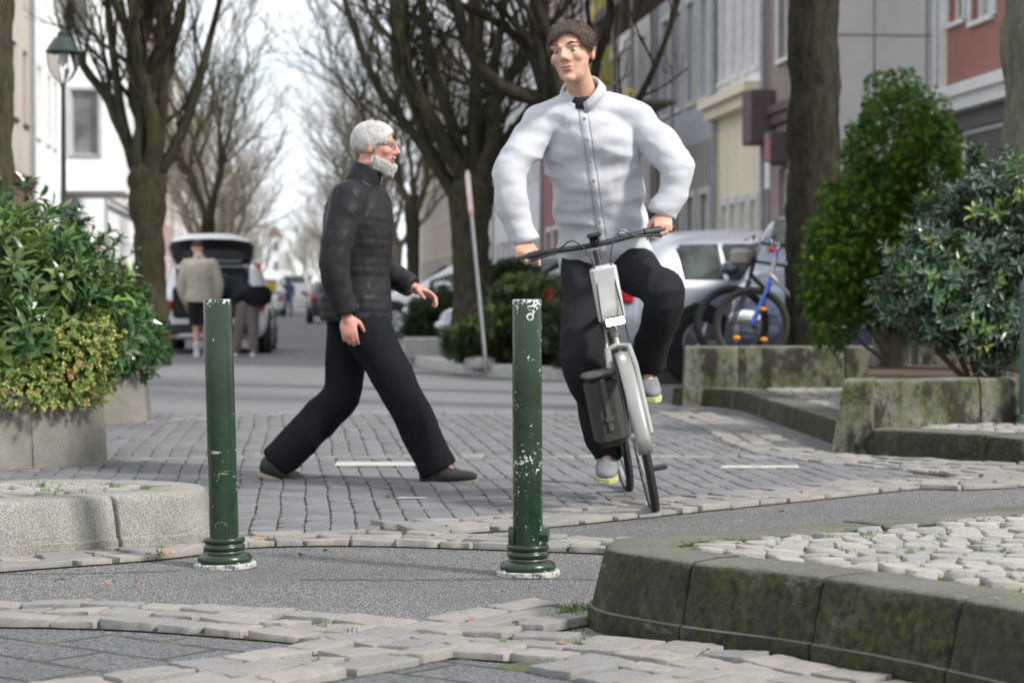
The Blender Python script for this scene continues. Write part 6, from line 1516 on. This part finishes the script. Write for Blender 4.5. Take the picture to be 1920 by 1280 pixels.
J = dict(pel=V((.425, 10.33, 1.10)), che=P(1100, 212, 10.02), nek=P(1092, 178, 9.98), head=P(1072, 103, 9.86), Fh=(-.34, -1, -.10), Uh=(-.16, -.12, 1), Sp=(-1, .12, .10), Sc=(-1, .05, .06),
         shR=P(1016, 229, 10.0), elR=P(956, 335, 9.93), wrR=gR + V((.01, .075, .055)), shL=P(1192, 224, 10.05), elL=P(1268, 318, 9.98), wrL=gL + V((.0, .075, .05)),
         hiR=V((.335, 10.30, 1.06)), knR=V((.30, 9.93, .66)), anR=pR + V((.0, .06, .10)), hiL=V((.51, 10.30, 1.07)), knL=V((.66, 9.86, .93)), anL=pL + V((.02, .07, .09)),
         FtR=(-.05, -1, -.12), FtL=(.10, -1, -.18))
opt = dict(k=1.06, hs=1.07, skin=SK1, handR=((-.05, -.85, -.45), (0, .45, -.85), (1, 0, 0), 1.35), handL=((.05, -.85, -.45), (0, .45, -.85), (-1, 0, 0), 1.35),
           top=dict(name='overshirt', mat=cloth('pale_grey_cotton', (.50, .515, .55), .9, .08), pad=.033, hem=-.12, belly=.025, box=.168, trap=1, sl=(.074, .073, .060), collar=.0, smooth=5, cuff=.97, wr=.018, wscale=8.5, wst=(.5, .6, 1.3)),
           low=dict(name='trousers', mat=cloth('charcoal_trousers', (.018, .019, .022)), r=(.108, .084, .070), len=1.03, wr=.015, wscale=6),
           shoe=(mat('grey_trainer', (.20, .21, .22), .7), mat('yellow_trimmed_sole', (.48, .48, .22), .6)), strands=1.25, hair=mat('brown_hair', (.085, .058, .04), .7, var=.4, scale=60, bump=.6), brow=(.09, .06, .045))
t, T, M, hk, JJ = figure('person', 'dark-haired cyclist in a loose pale shirt and charcoal trousers riding towards the viewer', (BO.x, BO.y, 0), J, opt, .008)
b = MB(); u = (JJ['head'] - JJ['nek']).normalized(); n0 = JJ['nek'] - u * .02; Fc = JJ['Fh'] - u * JJ['Fh'].dot(u); Fc.normalize(); Sx = u.cross(Fc)
rows = []
for dz, rr in ((-.03, .100), (.02, .088), (.055, .080), (.058, .086), (.02, .104)):
    rows.append([n0 + u * (dz - .035 * max(0, cos(a)) ** 3) + (Fc * cos(a) * 1.0 + Sx * sin(a)) * rr for a in [2 * pi * (i + .5) / 28 + .16 for i in range(27)]])
b.loft(rows, closed=False, caps=False); o = b.build('collar', bpy.data.materials['pale_grey_cotton'], t, ang=None); m = o.modifiers.new('t', 'SOLIDIFY'); m.thickness = .004
from mathutils.bvhtree import BVHTree
sh_o = [c_ for c_ in t.children if c_.name.startswith('overshirt')][0]
bv = BVHTree.FromPolygons([v.co for v in sh_o.data.vertices], [p_.vertices for p_ in sh_o.data.polygons])
def on_shirt(x, z, lift=.003):
    r_ = bv.ray_cast(Vector((x, -3, z)), Vector((0, 1, 0)), 8)
    return (r_[0] + r_[1] * lift) if r_[0] else None
def patch(x0f, x1f, z0, z1, nx, nz, lift, name, m_, par):
    b = MB(); rows = []
    for i in range(nz + 1):
        z = z0 + (z1 - z0) * i / nz; row = [on_shirt(x0f(z) + (x1f(z) - x0f(z)) * j / nx, z, lift if 0 < j < nx else .0005) for j in range(nx + 1)]
        if all(p_ is not None for p_ in row): rows.append(row)
    b.loft(rows, closed=False, caps=False); return b.build(name, m_, par, ang=None)
zc = lambda z: JJ['pel'].x + (JJ['nek'].x - JJ['pel'].x) * (z - JJ['pel'].z) / (JJ['nek'].z - JJ['pel'].z) - .012
zt_, zb_ = JJ['nek'].z - .07, JJ['pel'].z + .02
M_SHS = cloth('shirt_seam', (.36, .37, .40), .9, .08)
pl = patch(lambda z: zc(z) - .017, lambda z: zc(z) + .017, zb_, zt_, 4, 60, .005, 'placket', bpy.data.materials['pale_grey_cotton'], t)
for e_ in (-.0185, .0185): patch(lambda z: zc(z) + e_ - .0022, lambda z: zc(z) + e_ + .0022, zb_, zt_, 2, 60, .004, 'seam', M_SHS, pl)
for i in range(7):
    p_ = on_shirt(zc(zb_ + (zt_ - zb_) * (i + .5) / 7), zb_ + (zt_ - zb_) * (i + .5) / 7, .007)
    if p_: b = MB(); b.ell(p_, (.007, .003, .007), None, 10); b.build('button', mat('button_grey', (.25, .25, .26), .4), pl)
for s2 in ():
    zp = JJ['che'].z - .10; xc = zc(zp) + s2 * .10
    pk = patch(lambda z: xc - .055, lambda z: xc + .055, zp - .13, zp, 8, 10, .005, 'pocket', bpy.data.materials['pale_grey_cotton'], t)
    patch(lambda z: xc - .057, lambda z: xc + .057, zp - .003, zp + .004, 8, 2, .007, 'seam', M_SHS, pk); patch(lambda z: xc - .057, lambda z: xc - .053, zp - .13, zp, 2, 8, .006, 'seam', M_SHS, pk); patch(lambda z: xc + .053, lambda z: xc + .057, zp - .13, zp, 2, 8, .006, 'seam', M_SHS, pk)
for s2 in 'RL':
    b = MB(); a_, e2 = JJ['el' + s2], JJ['wr' + s2]; q1, q2 = a_.lerp(e2, .86), a_.lerp(e2, 1.0)
    b.tube([q1, q1.lerp(q2, .1), q1.lerp(q2, .9), q2], [.058, .061, .057, .048], 20); b.build('cuff', bpy.data.materials['pale_grey_cotton'], t, ang=None)
b = MB(); b.ell(n0 + Fc * .03 + u * -.005, (.066, .066, .06), None, 16); b.build('undershirt', cloth('dark_undershirt', (.03, .03, .035)), t)
# ---- people at the boot
D = 34.3
J = dict(pel=P(376, 560, D), che=P(375, 492, D - .02), nek=P(373, 482, D + .05), head=P(370, 466, D + .12), Fh=(-.05, 1, -.35), Uh=(0, .35, 1), Sp=(1, .1, 0), Sc=(1, .1, 0),
         shR=P(398, 495, D), elR=P(410, 530, D), wrR=P(408, 562, D + .05), shL=P(350, 495, D), elL=P(341, 535, D), wrL=P(350, 570, D + .12),
         hiR=P(385, 572, D), knR=P(386, 614, D - .02), anR=P(388, 662, D), hiL=P(366, 572, D), knL=P(368, 614, D), anL=P(369, 664, D - .1), FtR=(.15, 1, 0), FtL=(-.15, 1, 0))
hd = ((0, .2, -1), (0, .3, 0), (0, 1, 0), .6)
opt = dict(k=1.0, skin=SK1, face=False, handR=hd, handL=((0, .2, -1), (1, 0, 0), (0, 1, 0), .6), top=dict(name='jacket', mat=cloth('beige_jacket', (.52, .47, .38)), pad=.05, hem=-.1, sl=(.088, .075, .06), collar=.03, wr=.01),
           low=dict(name='shorts', mat=cloth('black_shorts', (.02, .02, .022)), short=1, wr=.004), shoe=(mat('white_trainer', (.66, .66, .62), .7), mat('white_sole', (.7, .7, .68), .7)), hair=mat('dark_cap', (.03, .03, .035), .8))
t, *_ = figure('person', 'man in beige jacket, black shorts and dark cap standing at the open car boot', P(376, 676, D) * V((1, 1, 0)), J, opt, .014)
D = 34.5
J = dict(pel=P(467, 562, D), che=P(436, 532, D + .35), nek=P(426, 528, D + .42), head=P(418, 528, D + .52), Fh=(-.6, 1, -.8), Uh=(-.4, .8, .6), Sp=(1, .25, 0), Sc=(1, .4, -.1),
         shR=P(452, 528, D + .45), elR=P(462, 550, D + .6), wrR=P(450, 565, D + .8), shL=P(424, 530, D + .3), elL=P(418, 556, D + .5), wrL=P(428, 574, D + .7),
         hiR=P(474, 576, D), knR=P(474, 618, D), anR=P(475, 662, D), hiL=P(456, 576, D), knL=P(448, 618, D), anL=P(441, 662, D), FtR=(.2, 1, 0), FtL=(-.1, 1, 0))
opt = dict(k=1.0, skin=SK1, face=False, handR=((0, .8, -.6), (0, .3, -1), (-1, 0, 0), .6), handL=((0, .8, -.6), (0, .3, -1), (1, 0, 0), .6), top=dict(name='jacket', mat=cloth('navy_jacket', (.022, .024, .036)), pad=.05, hem=-.12, sl=(.088, .075, .06), collar=.03, wr=.01),
           low=dict(name='trousers', mat=cloth('taupe_trousers', (.21, .18, .165)), r=(.112, .085, .07), wr=.006), shoe=(mat('white_trainer', (.66, .66, .62), .7), mat('white_sole', (.7, .7, .68), .7)), hair=mat('dark_hair', (.03, .025, .02), .8))
t, *_ = figure('person', 'person in navy jacket and taupe trousers bending into the open car boot', P(460, 676, D) * V((1, 1, 0)), J, opt, .014)
b = MB(); b.ells([(P(484 + x, 548, D - .1) + V((0, 0, -z)), V((.02 + w2, 0, 0)), V((0, .12, 0)) + V((0, 0, 0))) for x, z, w2 in ((0, -.10, .10), (0, -.06, .17), (0, .05, .20), (0, .16, .17), (0, .2, .08))], 16)
o = b.build('shoulder_bag', cloth('black_bag', (.012, .012, .013), .6), None); rebase(o, P(484, 574, D - .1)); tag(o, 'bulky black bag hanging at the side of the person in the navy jacket', 'bag')

# distant walkers
for (px, dd, c, lab) in ((541, 100, (.08, .12, .2), 'tiny distant walker in blue seen right of the yellow sign'), (526, 108, (.05, .05, .05), 'tiny distant walker in black far down the road')):
    q = V((wx(px, dd), dd, 0)); t = thing('person', lab, 'person', q); b = MB(); b.ell((0, 0, 1.62), (.08, .1, .12), n=10); b.ells([(V((0, 0, z)), V((a, 0, 0)), V((0, .12, 0))) for z, a in ((.8, .16), (1.1, .17), (1.4, .2), (1.48, .1), (1.55, .06))], 12)
    for s_ in (-1, 1): b.tube([(s_ * .09, 0, .85), (s_ * .10, .05 * s_, .45), (s_ * .11, .14 * s_, .04)], [.09, .065, .05], 10); b.tube([(s_ * .19, 0, 1.42), (s_ * .24, 0, 1.15), (s_ * .23, .05, .86)], [.06, .05, .035], 8); b.ell((s_ * .11, .14 * s_ + .05, .04), (.05, .13, .045), n=8)
    fuse(b, 'body', cloth('far_cloth_%d' % px, c), t, .02, 2)
for m_ in bpy.data.meshes:
    pass
